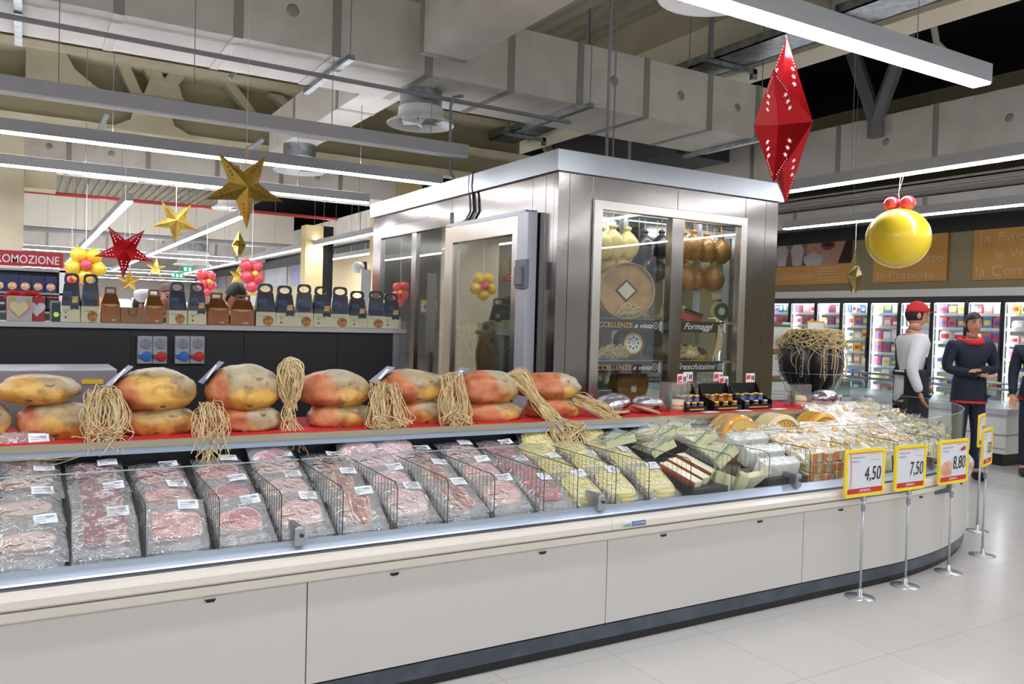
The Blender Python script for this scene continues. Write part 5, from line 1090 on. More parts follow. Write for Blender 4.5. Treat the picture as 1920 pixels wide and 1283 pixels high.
# ---------------------------------------------------------------- blue bags
navy_b=mat('bag_navy','0a1124',.3,c2='0f1d3c',nscale=7,coat=.3); cream_b=mat('bag_cream','d6d3ac',.45); cookie=mat('cookie_photo','c9924a',.4,c2='8c5a2a',nscale=45); night=mat('bag_dusk','2c4a75',.4,c2='14213f',nscale=14)
def blue_bag(kind):
    t=thing('gift_bag','x','gift bag',(0,0,0),0,'navy and cream gift bags on the ledge'); W,Dp,H=.145,.09,.31
    def box_t(z0,z1,w0,w1,d0,d1):
        return [(-w0/2,0,z0),(w0/2,0,z0),(w0/2,d0,z0),(-w0/2,d0,z0),(-w1/2,(d0-d1)/2,z1),(w1/2,(d0-d1)/2,z1),(w1/2,(d0+d1)/2,z1),(-w1/2,(d0+d1)/2,z1)]
    F6=[(0,3,2,1),(4,5,6,7),(0,1,5,4),(1,2,6,5),(2,3,7,6),(3,0,4,7)]
    MB().add(box_t(0,.105,W,W*.965,Dp,Dp*.9),F6).build('cream_base',cream_b,t)
    MB().add(box_t(.105,.25,W*.965,W*.78,Dp*.9,.02),F6).build('navy_body',navy_b,t)
    w=W*.78/2; n=20; out=[];inn=[]
    for k in range(n):
        a=2*PI*k/n; c_,s_=math.cos(a),math.sin(a)
        out.append((w*math.copysign(abs(c_)**.45,c_),.272+(.046 if s_>0 else .024)*math.copysign(abs(s_)**(.75 if s_>0 else .5),s_))); inn.append((w*.68*c_,.278+.024*s_))
    MB().ring(out,inn,Dp*.45-.004,Dp*.45+.004).build('handle',navy_b,t)
    MB().add([(-W*.4,-.001+.003,.15),(W*.1,.002,.15),(W*.05,.012,.2),(-W*.36,.012,.2)],[(0,1,2,3)]).build('dusk_picture',night,t)
    if kind==0: 
        MB().lathe([(0,-.003),(.038,-.003)],20,(.015,.0,.04),'y').build('cookie_picture',cookie,t); MB().box(-.05,.05,.0,.004,.112,.15).build('grey_block',mat('bag_slate','2c3448',.4),t)
    else:
        MB().prism([(.0,.02),(.06,.02),(.06,-.01),(.03,-.003),(.0,-.01)],-.003,.0,'xz').build('ribbon_tab',mat('bag_slate','2c3448',.4),t,loc=(0,0,.09)); MB().prism([(-.02,-.02),(.022,-.02),(.024,.022),(-.022,.02)],.001,.006,'xz').build('biscuit_picture',mat('biscuit','d3a04c',.4,c2='e3bb6c',nscale=40),t,loc=(.03,0.003,.145)); MB().lathe([(0,-.002),(.008,-.002)],10,(-.035,0,.03),'y').lathe([(0,-.002),(.005,-.002)],10,(-.035,0,.06),'y').build('seal_print',mat('seal_dark','5b5540',.5),t)
    MB().box(-.055,-.0,-.002,0,.07,.072).box(-.055,-.01,-.002,0,.078,.08).build('fine_print',ink_g,t)
    return t
B0,B1=blue_bag(0),blue_bag(1)
ub={0:0,1:0}
for i,(xa,xb,k,l) in enumerate(((113,151,1,'first navy gift bag from the left, balloons seen through its handle'),(151,188,0,'second navy gift bag from the left with cookie picture'),(316,352,0,'navy gift bag with cookie picture just right of the small dark haired man'),(352,388,1,'navy gift bag with biscuit picture left of the brown bottle carriers'),
 (478,520,0,'navy gift bag right of the brown carriers, beside the price card'),(516,556,1,'second navy bag of the group of eight, biscuit picture'),(553,588,0,'third navy bag of the group of eight, cookie picture'),(586,625,1,'fourth navy bag of the group of eight, biscuit picture'),(620,656,0,'fifth navy bag of the group of eight, cookie picture'),(654,690,1,'sixth navy bag of the group of eight, beside the white board'),(688,724,0,'seventh navy bag of the group of eight, cookie picture'),(718,752,1,'last navy bag at the right end of the ledge'))):
    p=at((xa+xb)/2,600,Y=LY+.05); b=(B0,B1)[k]; sz=(1 if i<4 else .94)
    rot=(rad(rr(-2,1)),0,rad(rr(-14,6)))
    s_=(at(xb,600,Y=LY+.05).x-at(xa,600,Y=LY+.05).x)/.150
    if ub[k]==0: b.location=(p.x,LY+.05,LZ); b.rotation_euler=rot; b['label']=l
    else: b=dup(b,(p.x,LY+.05,LZ),rot,l)
    b.scale=(min(1,s_),1,[1.0,1.0,.92,.92,.98,.95,1.0,.97,.98,.9,.92,.88][i]); ub[k]=1
# brown bottle carriers
brn=mat('carrier_brown','7d4716',.3,coat=.5,c2='5f3310',nscale=6); brn2=mat('carrier_amber','a8641f',.3,coat=.5,c2='7d4716',nscale=5)
for i,(xa,xb,yt,l) in enumerate(((189,226,538,'brown bottle carrier box right of the first two navy bags'),(271,307,543,'brown bottle carrier box between the two shop people heads'),(389,432,549,'brown bottle carrier, left of the pair in front of the leaning man'),(431,477,553,'brown bottle carrier, right of the pair in front of the leaning man'))):
    a=at(xa,604,Y=LY+.04); b=at(xb,604,Y=LY+.04); z=at((xa+xb)/2,yt,Y=LY+.07).z-LZ; w=(b.x-a.x)/2*.96; t=thing('bottle_carrier',l,'carrier box',((a.x+b.x)/2,LY+.04,LZ),0 if i<2 else .25*(1 if i==2 else -1),'brown bottle carriers')
    D=.1
    MB().add([(-w,0,0),(w,0,0),(w,D,0),(-w,D,0),(-w*.95,0,z*.52),(w*.95,0,z*.52),(w*.95,D,z*.52),(-w*.95,D,z*.52)],[(0,3,2,1),(4,5,6,7),(0,1,5,4),(1,2,6,5),(2,3,7,6),(3,0,4,7)]).build('lower_box',brn2,t)
    MB().add([(-w*.95,0,z*.52),(w*.95,0,z*.52),(w*.95,D,z*.52),(-w*.95,D,z*.52),(-w*.66,D*.45,z*.8),(w*.66,D*.45,z*.8),(w*.66,D*.55,z*.8),(-w*.66,D*.55,z*.8)],[(4,5,6,7),(0,1,5,4),(1,2,6,5),(2,3,7,6),(3,0,4,7)]).build('sloped_top',brn,t)
    q=[(-w*.62,z*.8),(w*.62,z*.8),(w*.62,z*.97),(w*.5,z),(-w*.5,z),(-w*.62,z*.97)]; q2=[(-w*.4,z*.84),(w*.4,z*.84),(w*.4,z*.92),(w*.36,z*.94),(-w*.36,z*.94),(-w*.4,z*.92)]
    MB().ring(q,q2,D*.46,D*.54).build('handle',brn,t)
    MB().grid(lambda u,v:(-w*.8+u*w*1.6,-.002,z*.5-.012*math.sin(u*PI)*(1-v)+v*.004),8,1).build('cut_edge',mat('kraft_light','d39a62',.5),t); MB().box(w*.1,w*.5,-.002,0,.012,.024).build('small_print',ink_g,t)
# kraft bag
a=at(226,606,Y=LY+.04); b=at(270,606,Y=LY+.04); t=thing('kraft_bag','low kraft paper bag with twisted handle between the brown carriers','paper bag',((a.x+b.x)/2,LY+.04,LZ)); w=(b.x-a.x)/2
kr=mat('kraft_paper','9b7650',.7); MB().box(-w,w,0,.08,0,.105).build('bag_body',kr,t,bevel=.003); MB().tube([(-w*.35,-.004,.1),(-w*.33,-.006,.06),(0,-.006,.045),(w*.33,-.006,.06),(w*.35,-.004,.1)],.003,6).build('paper_handle',mat('kraft_dark','7d5c3a',.7),t)
# heart boxes
def heart(s,cx,cz,n=26):
    P=[]
    for k in range(n):
        a=2*PI*k/n; P.append((cx+s*.062*math.sin(a)**3*16/16*1.0,cz+s*(.052*math.cos(a)-.02*math.cos(2*a)-.008*math.cos(3*a)-.004*math.cos(4*a))))
    return P[::-1]
a=at(12,600,Y=LY+.03); b=at(60,600,Y=LY+.03); t=thing('cake_box','grey white box with cream heart cake picture at the left of the ledge','box',(a.x,LY+.03,LZ),0,'heart boxes'); w=b.x-a.x
MB().box(0,w,0,.03,0,.155).build('carton',mat('box_greywhite','b9b4b6',.4),t); MB().prism(heart(.98,w/2,.075),-.004,0,'xz').build('heart_rim',mat('heart_pink','c98f7e',.4),t); MB().prism(heart(.84,w/2-.003,.08),-.006,-.004,'xz').build('heart_cake',mat('heart_cream','dccf9a',.4),t); MB().lathe([(0,-.003),(.018,-.003)],10,(.03,0,.135),'y').lathe([(0,-.003),(.014,-.003)],10,(w-.02,0,.13),'y').build('green_fruit',mat('fruit_green','a9b83a',.4),t)
a=at(60,600,Y=LY+.06); b=at(84,600,Y=LY+.06); t=thing('cake_box','red box with white heart half hidden behind the grey heart box','box',(a.x-.04,LY+.08,LZ),0,'heart boxes'); w=b.x-a.x+.04; MB().box(0,w,0,.03,0,.148).build('carton',mat('box_red2','b32028',.4),t); MB().prism(heart(.8,w/2+.01,.08),-.004,0,'xz').build('white_heart',mat('heart_white','d9d6dc',.4),t)
for i,(x,l) in enumerate(((28,'red handled basket top above the grey heart box'),(58,'red lidded tin top above the red heart box'))):
    p=at(x,558,Y=LY+.22); o=MB().tube([(-.05,0,-.01),(-.045,0,.02),(-.02,0,.033),(.02,0,.033),(.045,0,.02),(.05,0,-.01)],.012,8).box(-.05,.05,-.02,.02,LZ-p.z,-.01).build('red_tin',red_mat); o.location=p; tag(o,l,'tin','red tins')
a=at(93,600,Y=LY+.08); t=thing('tablet_frame','grey plastic frame with green flower sticker beside the first navy bag','display frame',(a.x,LY+.1,LZ)); MB().box(0,.062,0,.02,0,.135).build('frame',mat('frame_grey','8f948f',.3),t,bevel=.006); MB().box(.012,.062,-.002,0,.0,.12).build('dark_panel',mat('panel_dark','3a3c42',.3),t); MB().lathe([(0,-.004),(.018,-.004)],6,(.038,0,.045),'y').build('green_flower',mat('flower_green','a7e25a',.4,em='a7e25a',es=.3),t)
# ================================================================ DECORATIONS
def star_lantern(name,label,c,R,ri,d,mt,yaw,roll=0,pitch=0,string=None,pts=5,grp='hanging star lanterns',strc=None,holes=None):
    t=thing(name,label,'star decoration',c,0,grp,rot=(pitch,roll,yaw)); m=MB(); V=[]
    for k in range(2*pts):
        a=PI/2+PI*k/pts; r=R if k%2==0 else ri; V.append((r*math.cos(a),0,r*math.sin(a)))
    n=len(V); vs=V+[(0,-d,0),(0,d,0)]
    fs=[]
    for k in range(n): j=(k+1)%n; fs+=[(k,j,n),(j,k,n+1)]
    m.add(vs,fs); m.build('star_body',mt,t)
    if holes:
        q=MB()
        for k in range(pts):
            tip=Vector(V[2*k]); ce=Vector((0,-d,0))
            for s in (-1,1):
                inn=Vector(V[(2*k+s)%n]); nn=(inn-ce).cross(tip-ce).normalized(); nn=nn if nn.y<0 else -nn
                for side in (1,-1):
                    S=lambda v:Vector((v.x,v.y*side,v.z)); n2=S(nn)
                    for (u,w_) in ((.30,.35),(.42,.27),(.54,.2)):
                        p_=S(ce+(tip-ce)*u+(inn-ce)*w_)+n2*.002; X=(S(tip)-S(ce)).normalized(); Yv=n2.cross(X); rr_=R*.035; P=[]
                        for j in range(10):
                            a=PI*j/5; r=rr_ if j%2==0 else rr_*.42; P.append(p_+X*r*math.cos(a)+Yv*r*math.sin(a))
                        q.add(P,[tuple(range(10))])
                    for j in range(8):
                        u=.62+j*.035; p_=S(ce+(tip-ce)*u+(inn-ce)*.07)+n2*.002; X=(S(tip)-S(ce)).normalized(); Yv=n2.cross(X); r=R*.008; q.add([p_+X*r,p_+Yv*r,p_-X*r,p_-Yv*r],[(0,1,2,3)])
        q.build('punched_stars',holes,t)
    if string:
        Rm=Euler((pitch,roll,yaw)).to_matrix().inverted(); top=Rm@Vector((0,0,string)); a0=Rm@Vector((0,0,ri)) if abs(roll)>2 else Vector(V[0])
        MB().tube([Vector((0,0,ri*1.0)) if False else a0,top],.003,4).build('string',strc or string_m,t)
    return t
c=at(1468,232,Y=2.62); star_lantern('star_lantern','large red foil star seen from its edge, hanging from the brightest lamp',c,.40,.165,.13,redf_m,.60,roll=.05,string=2.89-c.z,holes=mat('punch_white','f3dcd8',.5,em='ffffff',es=.15))
c=at(458,352,Y=5.4); star_lantern('star_lantern','large gold foil star in front of the two long lit lamps',c,.265,.10,.07,gold_m,.12,roll=PI-.08,string=.1,holes=mat('punch_dark','6a5520',.5)); 
rod('gold_cord',[at(463,272,Y=5.42),at(461,320,Y=5.42)],.004,mat('cord_orange','d8932c',.5),'short orange gold cord above the large gold star','cord'); rod('hanging_string',[at(463,272,Y=5.42),Vector((at(463,272,Y=5.42).x,5.42,5.6))],.0012,string_m,'thin string holding the large gold star','string')
def hung(c,z=2.9): return z-c.z
for (x,y,Y,R,mt,yaw,roll,pitch,l) in ((330,416,9.3,.25,gold_m,0,PI+.03,.15,'medium gold foil star left of the big gold star'),(234,470,8.6,.27,redf_m,-.1,PI+.05,.1,'red foil five pointed star above the kraft bag'),(448,460,7.4,.125,gold_m,1.2,0,0,'small gold diamond shaped star seen edge on, beside the cold room lamps'),(292,503,17,.19,gold_m,.1,.05,.2,'tiny gold star left of the exit sign'),(242,527,14,.2,gold_m,.1,0,.3,'tiny gold star just above the chef hat'),(446,517,16,.25,gold_m,.6,0,.2,'tiny gold star right above the leaning man head')):
    c=at(x,y,Y=Y); star_lantern('star_lantern',l,c,R,R*.38,R*.32 if R>.13 else .06,mt,yaw,roll,pitch,string=2.9-c.z+.02,holes=mat('punch_dark','6a5520',.5) if mt is gold_m and R>.2 else (mat('punch_white','f3dcd8',.5) if mt is redf_m else None))
c=at(1602,515,X=8.85); star_lantern('star_lantern','gold foil star seen edge on against the olive wall beside the yellow balloon',c,.30,.125,.09,mat('gold_pale','d8c07a',.3,1,bump=.4,bscale=14),-.0+.78,string=2.9-c.z)
# balloon
c=at(1684,447,X=6.47); t=thing('balloon','huge glossy yellow balloon topped by two small coral ones, hanging at right','balloon',c)
MB().sph((0,0,0),(.262,.262,.255),40,26).build('yellow_balloon',yel_b,t,smooth=True)
for s in (-1,1): MB().sph((.02*s,-.062*s,.30),(.066,.066,.062),22,14).lathe([(0.0,.25),(.01,.262),(.0,.27)],8,(.02*s,-.04*s,0)).build('coral_balloon',red_b,t,smooth=True)
MB().tube([(0,0,.26),(0,.01,.4),(0,.0,2.9-c.z)],.003,4).tube([(0,.02,.36),(.0,-.03,2.9-c.z)],.002,4).build('string',string_m,t)
# far balloon clusters
def cluster(x,y,Y,r,petal,centre,label,flower=True):
    c=at(x,y,Y=Y); t=thing('balloon_cluster',label,'balloons',c,0,'balloon clusters far behind')
    if flower:
        for k in range(5): a=PI/2+2*PI*k/5+.6; MB().sph((r*.62*math.cos(a),0,r*.62*math.sin(a)),r*.42,14,10).build('balloon',petal,t,smooth=True)
        MB().sph((0,-r*.3,0),r*.3,12,8).build('balloon',centre,t,smooth=True)
    else:
        for (dx,dz,s) in ((-.35,.55,.42),(.3,.5,.38),(-.3,-.05,.42),(.35,-.1,.4),(0,-.55,.4)): MB().sph((dx*r,0,dz*r*1.2),r*s,14,10).build('balloon',petal,t,smooth=True)
        MB().sph((.15*r,-r*.3,.15*r),r*.2,12,8).build('balloon',centre,t,smooth=True)
    MB().tube([(0,0,0),(0,0,2.9-c.z)],.004,4).build('string',string_m,t)
ylw2=mat('balloon_yellow2','f0c62e',.2,coat=.6); cor2=mat('balloon_coral2','e8505c',.2,coat=.6)
cluster(161,497,9.9,.2,ylw2,cor2,'yellow flower shaped balloon cluster above the second navy bag'); cluster(472,518,10,.19,cor2,ylw2,'coral balloon cluster above the first bag of the eight',False); cluster(387,532,13,.2,cor2,ylw2,'coral balloon cluster above the brown bottle carriers',False); cluster(134,524,13,.2,cor2,ylw2,'small red and yellow balloon cluster seen through the first bag handle',False)
# ================================================================ PRICE SIGNS
fy=mat('sign_frame_yellow','f8dc2c',.35); red_s=mat('sign_strip_red','c4302b',.5); clear_rod=mat('rod_grey','b9bcc0',.3,.4)
def price_sign(p0,zc,W_,H_,yaw,price,label,photo=False,curl=False,lean=0,blank=False):
    t=thing('price_sign_stand',label,'price sign',(p0.x,p0.y,0),yaw,'yellow framed price signs on poles')
    MB().lathe([(0,0),(.085,0),(.085,.003),(.03,.006),(.014,.012),(.012,.05),(0,.05)],28).build('base_disc',mat('base_clear','c8cacb',.15,.5),t,smooth=True)
    MB().tube([(0,0,.012),(0,0,zc-H_/2)],.0075,8).build('pole',clear_rod,t,smooth=True); MB().tube([(0,0,zc-H_/2-.09),(0,0,zc-H_/2-.05)],.013,10).box(-.018,.018,-.006,.006,zc-H_/2-.03,zc-H_/2).build('clamp',grey_m,t)
    w,h=W_/2,H_/2; b=.018
    def rrect(w,h,r,n=3):
        P=[]
        for cx,cz,a0 in ((w-r,h-r,0),(-w+r,h-r,PI/2),(-w+r,-h+r,PI),(w-r,-h+r,1.5*PI)):
            for k in range(n+1): a=a0+PI/2*k/n; P.append((cx+r*math.cos(a),zc+cz+r*math.sin(a)))
        return P
    MB().ring(rrect(w,h,.02),rrect(w-b,h-b,.008),-.008,.006).build('yellow_frame',fy,t)
    cd=MB().prism(rrect(w-b,h-b,.002),-.003,.002,'xz').build('card',mat('card_white','dcdde2',.45),t)
    MB().prism([(-w+b,zc-h+b),(w-b,zc-h+b),(w-b,zc-h+b+.03),(-w+b+.012,zc-h+b+.03)],-.0045,-.003,'xz').build('red_strip',red_s,t)
    MB().box(-w+b,w-b,-.0045,-.003,zc+h-b-.008,zc+h-b).build('orange_strip',mat('frame_orange','e89a1e',.4),t)
    if not blank:
        text('price',price,H_*.30,ink,(w*.38,-.005,zc-H_*.17),RF,t,width=W_*.42,bold=.0,shear=.12); text('offer_text','OFFERTA',.014,white_t,(0,-.0055,zc-h+b+.009),RF,t,width=W_*.28,bold=.015)
        m=MB(); m.box(-w*.72,-w*.05,-.0045,-.003,zc+h*.62,zc+h*.68).box(-w*.72,-w*.3,-.0045,-.003,zc+h*.46,zc+h*.52).box(w*.2,w*.7,-.0045,-.003,zc+h*.74,zc+h*.76).box(w*.3,w*.7,-.0045,-.003,zc+h*.5,zc+h*.52).build('small_print',ink_g,t)
        if curl: MB().grid(lambda u,v:(-w*.78+.012*math.sin(v*PI)+u*.007,-.0048,zc-h*.7+v*h*1.5),1,10).build('curl_print',mat('frame_orange','e89a1e',.4),t)
        if photo: MB().prism([(-w+b,zc-h*.62),(-w*.1,zc-h*.62),(-w*.1,zc-.005),(-w*.3,zc+.01),(-w*.6,zc),(-w+b,zc-.03)],-.0046,-.003,'xz').build('food_picture',mat('sign_food','cf9370',.4,c2='e3bd9a',nscale=25),t); MB().lathe([(0,-.005),(.016,-.005)],10,(w*.72,0,zc+h*.56),'y').lathe([(0,-.005),(.014,-.005)],10,(w*.56,0,zc+h*.52),'y').build('logo_blob',mat('logo_purple','a33f6a',.4),t)
    MB().box(-w+b,w-b,.002,.003,zc-h+b,zc+h-b).build('card_back',mat('card_white','dcdde2',.45),t)
    return t
for (bx_,by_,x0,x1,yt,yb,pr,l,ph,cu,yaw) in ((1612,1122,1583,1655,842,930,'4,50','yellow framed sign reading 4,50 on a pole in front of the counter',False,True,.0),(1697,1101,1681,1737,834,918,'7,50','yellow framed sign reading 7,50 on a pole in front of the counter',False,False,.0),(1778,1075,1761,1819,824,906,'8,80','yellow framed sign reading 8,80 on a pole by the rounded corner',True,False,.05)):
    g0=at(bx_,by_-2,Z=0); xm=(x0+x1)/2; a=at(x0,(yt+yb)/2,Y=g0.y); b=at(x1,(yt+yb)/2,Y=g0.y); zt=at(xm,yt,Y=g0.y).z; zb=at(xm,yb,Y=g0.y).z
    price_sign(g0,(zt+zb)/2,(b.x-a.x)*1.02,(zt-zb),yaw,pr,l,ph,cu)
g0=at(1834,1043,Z=0); g0=Vector((g0.x+.05,g0.y,0)); price_sign(g0,.765,.28,.26,.30,'10,80','yellow framed sign seen at a steep angle right of the rounded corner')
g0=at(1832,996,Z=0); price_sign(g0,.80,.28,.25,.36,'10,80','second steeply angled yellow sign, just behind the other at the rounded corner')
# ================================================================ FRIDGE WALL (right)
FX=12.35; FT=2.13
ys=[12.2,11.55,10.893,10.525-.15,9.935,9.395,8.845,8.28,7.732,7.194,6.661,6.1,5.5]
ys=[12.4,11.75,11.1,10.52,9.93,9.39,8.84,8.28,7.72,7.17,6.63,6.08,5.5]
o=MB().box(FX-.06,12.98,5.4,12.5,FT,FT+.12).build('fascia_strip',mat('fascia_white','e9e8e2',.4)); tag(o,'white fascia running along the top of the glass door fridges','fascia')
pal={'dairy':['e9edf2','3d62ad','4f9b52','dfe7ee','2d4b96','7ea0cf','e6e2d8'],'red':['d9525a','e9a0a0','e8e4e4','c8343a','e9d9c9'],'yel':['e9c53a','f0dc86','d9933a','e6e1cf','f2e08f'],'mix':['e8c9a8','d0534c','7a5aa0','e9e3d2','c99a55','ead9a0','4f7fb0'],'pouch':['ecebea','e3ded2','d9c3a0','c9b58c','efe9df']}
pm={c:mat('pack_'+c,c,.35) for p in pal.values() for c in p}
lev=[.50,.74,.98,1.20,1.42,1.64,1.86]
cell=[[ 'mix','dairy','dairy','dairy','dairy','dairy','dairy'],['mix','red','dairy','mix','dairy','dairy','dairy'],['dairy','mix','dairy','mix','dairy','mix','dairy'],['mix','dairy','red','dairy','mix','red','red'],['mix','red','yel','yel','mix','mix','red'],['dairy','dairy','mix','yel','yel','mix','dairy'],['red','dairy','mix','mix','red','red','mix'],
['pouch','pouch','pouch','pouch','pouch','pouch','pouch'],['mix','yel','mix','red','pouch','mix','mix'],['dairy','yel','mix','red','mix','mix','red'],['yel','dairy','yel','mix','red','pouch','yel'],['mix','yel','dairy','mix','pouch','yel','yel']]
plabel={'dairy':'blue, green or white dairy carton','red':'reddish food tray','yel':'yellow cheese pack','mix':'colourful pack','pouch':'pale pouch of fresh food'}
ordn=['leftmost','second','third','fourth','fifth','sixth','seventh','eighth','ninth','tenth','eleventh','twelfth']
lvn=['floor level','lowest','second lowest','middle','third highest','second highest','top']
rf=random.Random(99); prods={}
unit_i=0
for i in range(12):
    y1,y0=ys[i],ys[i+1]
    if i%2==0:
        yb_=ys[i+2]; t=thing('glass_door_fridge','tall black framed glass door fridge, %s of the row along the olive wall'%ordn[unit_i],'fridge',(FX,yb_,0),0,'glass door fridges'); unit_i+=1; Lf=y1-yb_
        MB().box(.55,.6,0,Lf,.3,FT).build('back_panel',mat('fridge_inner','e9edf0',.5),t)
        MB().box(-.02,.62,0,Lf,0,.36).build('white_base',mat('fascia_white','e9e8e2',.4),t); MB().box(-.02,.6,0,Lf,FT-.07,FT).build('black_header',black_p,t)
        MB().box(.02,.06,0.02,Lf-.02,FT-.115,FT-.09).build('top_lamp',emit('fridge_lamp','f2f6ff',14),t)
        m=MB()
        for z in lev: m.box(.08,.55,.01,Lf-.01,z-.02,z)
        m.build('shelf_boards',mat('shelf_white','e3e6ea',.4),t)
        for z in lev[1:]: MB().box(.06,.078,.02,Lf-.02,z-.03,z+.012).build('price_rail',mat('rail_pale','d5d9dc',.4),t)
    k=(ys[i]-yb_-(y1-y0)) # door offset
    yo=y0-yb_; W=y1-y0
    d=MB().ring([(yo+.005,.36),(yo+W-.005,.36),(yo+W-.005,FT-.07),(yo+.005,FT-.07)],[(yo+.035,.41),(yo+W-.035,.41),(yo+W-.035,FT-.10),(yo+.035,FT-.10)],-.02,.02,'yz').build('door',black_p,t)
    MB().box(-.004,.0,yo+.035,yo+W-.035,.41,FT-.10).build('door_glass',glass('fridge_glass',k=.5),d); MB().box(-.05,-.02,yo+.01,yo+.03,1.1,1.45).build('door_handle',dark_g,d)
    MB().box(.03,.05,yo+W-.075,yo+W-.055,.42,FT-.12).build('side_lamp',emit('fridge_lamp','f2f6ff',14),t)
    for li,z in enumerate(lev):
        c=cell[i][li]; n={'dairy':5,'red':3,'yel':3,'mix':3,'pouch':2}[c]
        if c=='dairy' and li<2: n=3
        w=(W-.1)/n
        if li==0 and i in(0,1): continue
        for q in range(n):
            y=y0+.05+w*(q+.5); co=rf.choice(pal[c]); h=rf.uniform(.12,.19) if c!='yel' else rf.uniform(.1,.17); key=(c,co)
            lb='%s, %s shelf, %s fridge door'%(plabel[c],lvn[li],ordn[i])
            gr='%s packs, %s shelf, %s door'%(c,lvn[li],ordn[i])
            if key not in prods:
                a=thing({'dairy':'dairy_carton','red':'meat_tray','yel':'cheese_pack','mix':'food_pack','pouch':'food_pouch'}[c],lb,'food pack',(FX+.12,y,z),0,gr)
                if c=='pouch': MB().sph((0,0,.5),1,12,8,lambda d_,q_:Vector((.3*d_.x,.5*math.copysign(abs(d_.y)**.6,d_.y),.5*math.copysign(abs(d_.z)**.6,d_.z)))).build('pack_body',pm[co],a,smooth=True)
                else: MB().box(-.3,.3,-.5,.5,0,1).build('pack_body',pm[co],a)
                c2=rf.choice(['f4f2ee','c8343a','e9c53a','2f57a5']); MB().box(-.304,-.3,-.35,.35,.3,.7).build('front_label',mat('flabel_'+c2,c2,.4),a); prods[key]=a
            else: a=dup(prods[key],(FX+.12,y,z),None,lb,gr)
            a.scale=(.12,w*.88,h)
# ---------------------------------------------------------------- banners on the olive wall
orange_b=mat('banner_orange','ffc26c',.5,c2='fbb960',nscale=1.5); btxt=mat('banner_text','ffeccb',.5)
def banner(px0,px1,yt0,yb0,yt1,yb1,label):
    a=at(px0,yb0,X=12.96); b=at(px1,yb1,X=12.96); zt=at(px1,yt1,X=12.96).z; t=thing('wall_banner',label,'banner',(12.96,a.y,b.z),-PI/2,'orange wall banners'); W=a.y-b.y; H_=zt-b.z
    return t,W,H_
def btext(t,s,x,z,h,w): text('banner_text',s,h,btxt,(x,-.014,z),RF,t,width=w,bold=-.012)
t,W,H_=banner(1637,1775,440,530,433,526.5,'orange banner reading la Praticità, partly behind the yellow balloon')
MB().box(0,W,-.012,0,0,H_).build('board',orange_b,t); btext(t,'la Praticità',W*.45,H_*.07,H_*.17,W*.78); btext(t,'il Gusto',W*.66,H_*.40,H_*.17,W*.58)
t,W,H_=banner(1824,1990,427,524,418,521,'orange banner at the right edge with three lines of pale words')
MB().box(0,W,-.012,0,0,H_).build('board',orange_b,t); btext(t,'la Fac',W*.33,H_*.73,H_*.2,W*.5); btext(t,'la Ve',W*.44,H_*.42,H_*.17,W*.34); btext(t,'la Com',W*.33,H_*.08,H_*.2,W*.58)
t,W,H_=banner(1400,1597,0,535,447.5,531.5,'banner with milk glasses and smiling mouth picture above an orange strip')
MB().box(0,W,-.012,0,0,H_).build('board',orange_b,t); btext(t,'confezionati',W*.47,H_*.13,H_*.18,W*.42)
m=MB(); [m.box(W*.70,W*.70+.5-.06*(k%2),-.014,-.012,H_*(.36-.07*k),H_*(.375-.07*k)) for k in range(5)]; m.build('fine_lines',btxt,t)
MB().box(0,W*.60,-.014,-.012,H_*.44,H_).build('milk_picture',mat('milk_pink','b88a9c',.5,c2='8c4f73',nscale=2),t)
MB().box(W*.60,W,-.014,-.012,H_*.44,H_).build('mouth_picture',mat('skin_pic','e2b9a2',.5,c2='d9a58f',nscale=2),t)
for k in (0,1): x=W*(.36+.15*k); MB().prism([(x-.1,H_*.46),(x+.1,H_*.46),(x+.16,H_*.85),(x-.16,H_*.85)],-.018,-.014,'xz').lathe([(0,-.02),(.14,-.02)],16,(x,0,H_*.82),'y').build('milk_glass',mat('milk_white','e9e3e2',.5),t)
MB().prism([(W*.79+.16*math.cos(a_)*1.0,H_*.9+.1*math.sin(a_)) for a_ in [2*PI*k/18 for k in range(18)]][::-1],-.018,-.014,'xz').build('open_mouth',mat('lips','a84a4a',.5),t); MB().prism([(W*.79+.12*math.cos(a_),H_*.905+.04*math.sin(a_)) for a_ in [2*PI*k/18 for k in range(18)]][::-1],-.02,-.018,'xz').build('mouth_dark',mat('mouth_dark','3a1f22',.5),t)
MB().prism([(W*.66+.22*math.cos(a_)*1.0,H_*.58+.13*math.sin(a_)*(1+.2*math.sin(5*a_))) for a_ in [2*PI*k/24 for k in range(24)]][::-1],-.018,-.014,'xz').build('cream_bowl',mat('milk_white','e9e3e2',.5),t); MB().prism([(W*.97,H_*.46),(W,H_*.46),(W,H_),(W*.95,H_),(W*.88,H_*.46)],-.018,-.014,'xz').build('hair_picture',mat('hair_pic','3a2a26',.6),t)
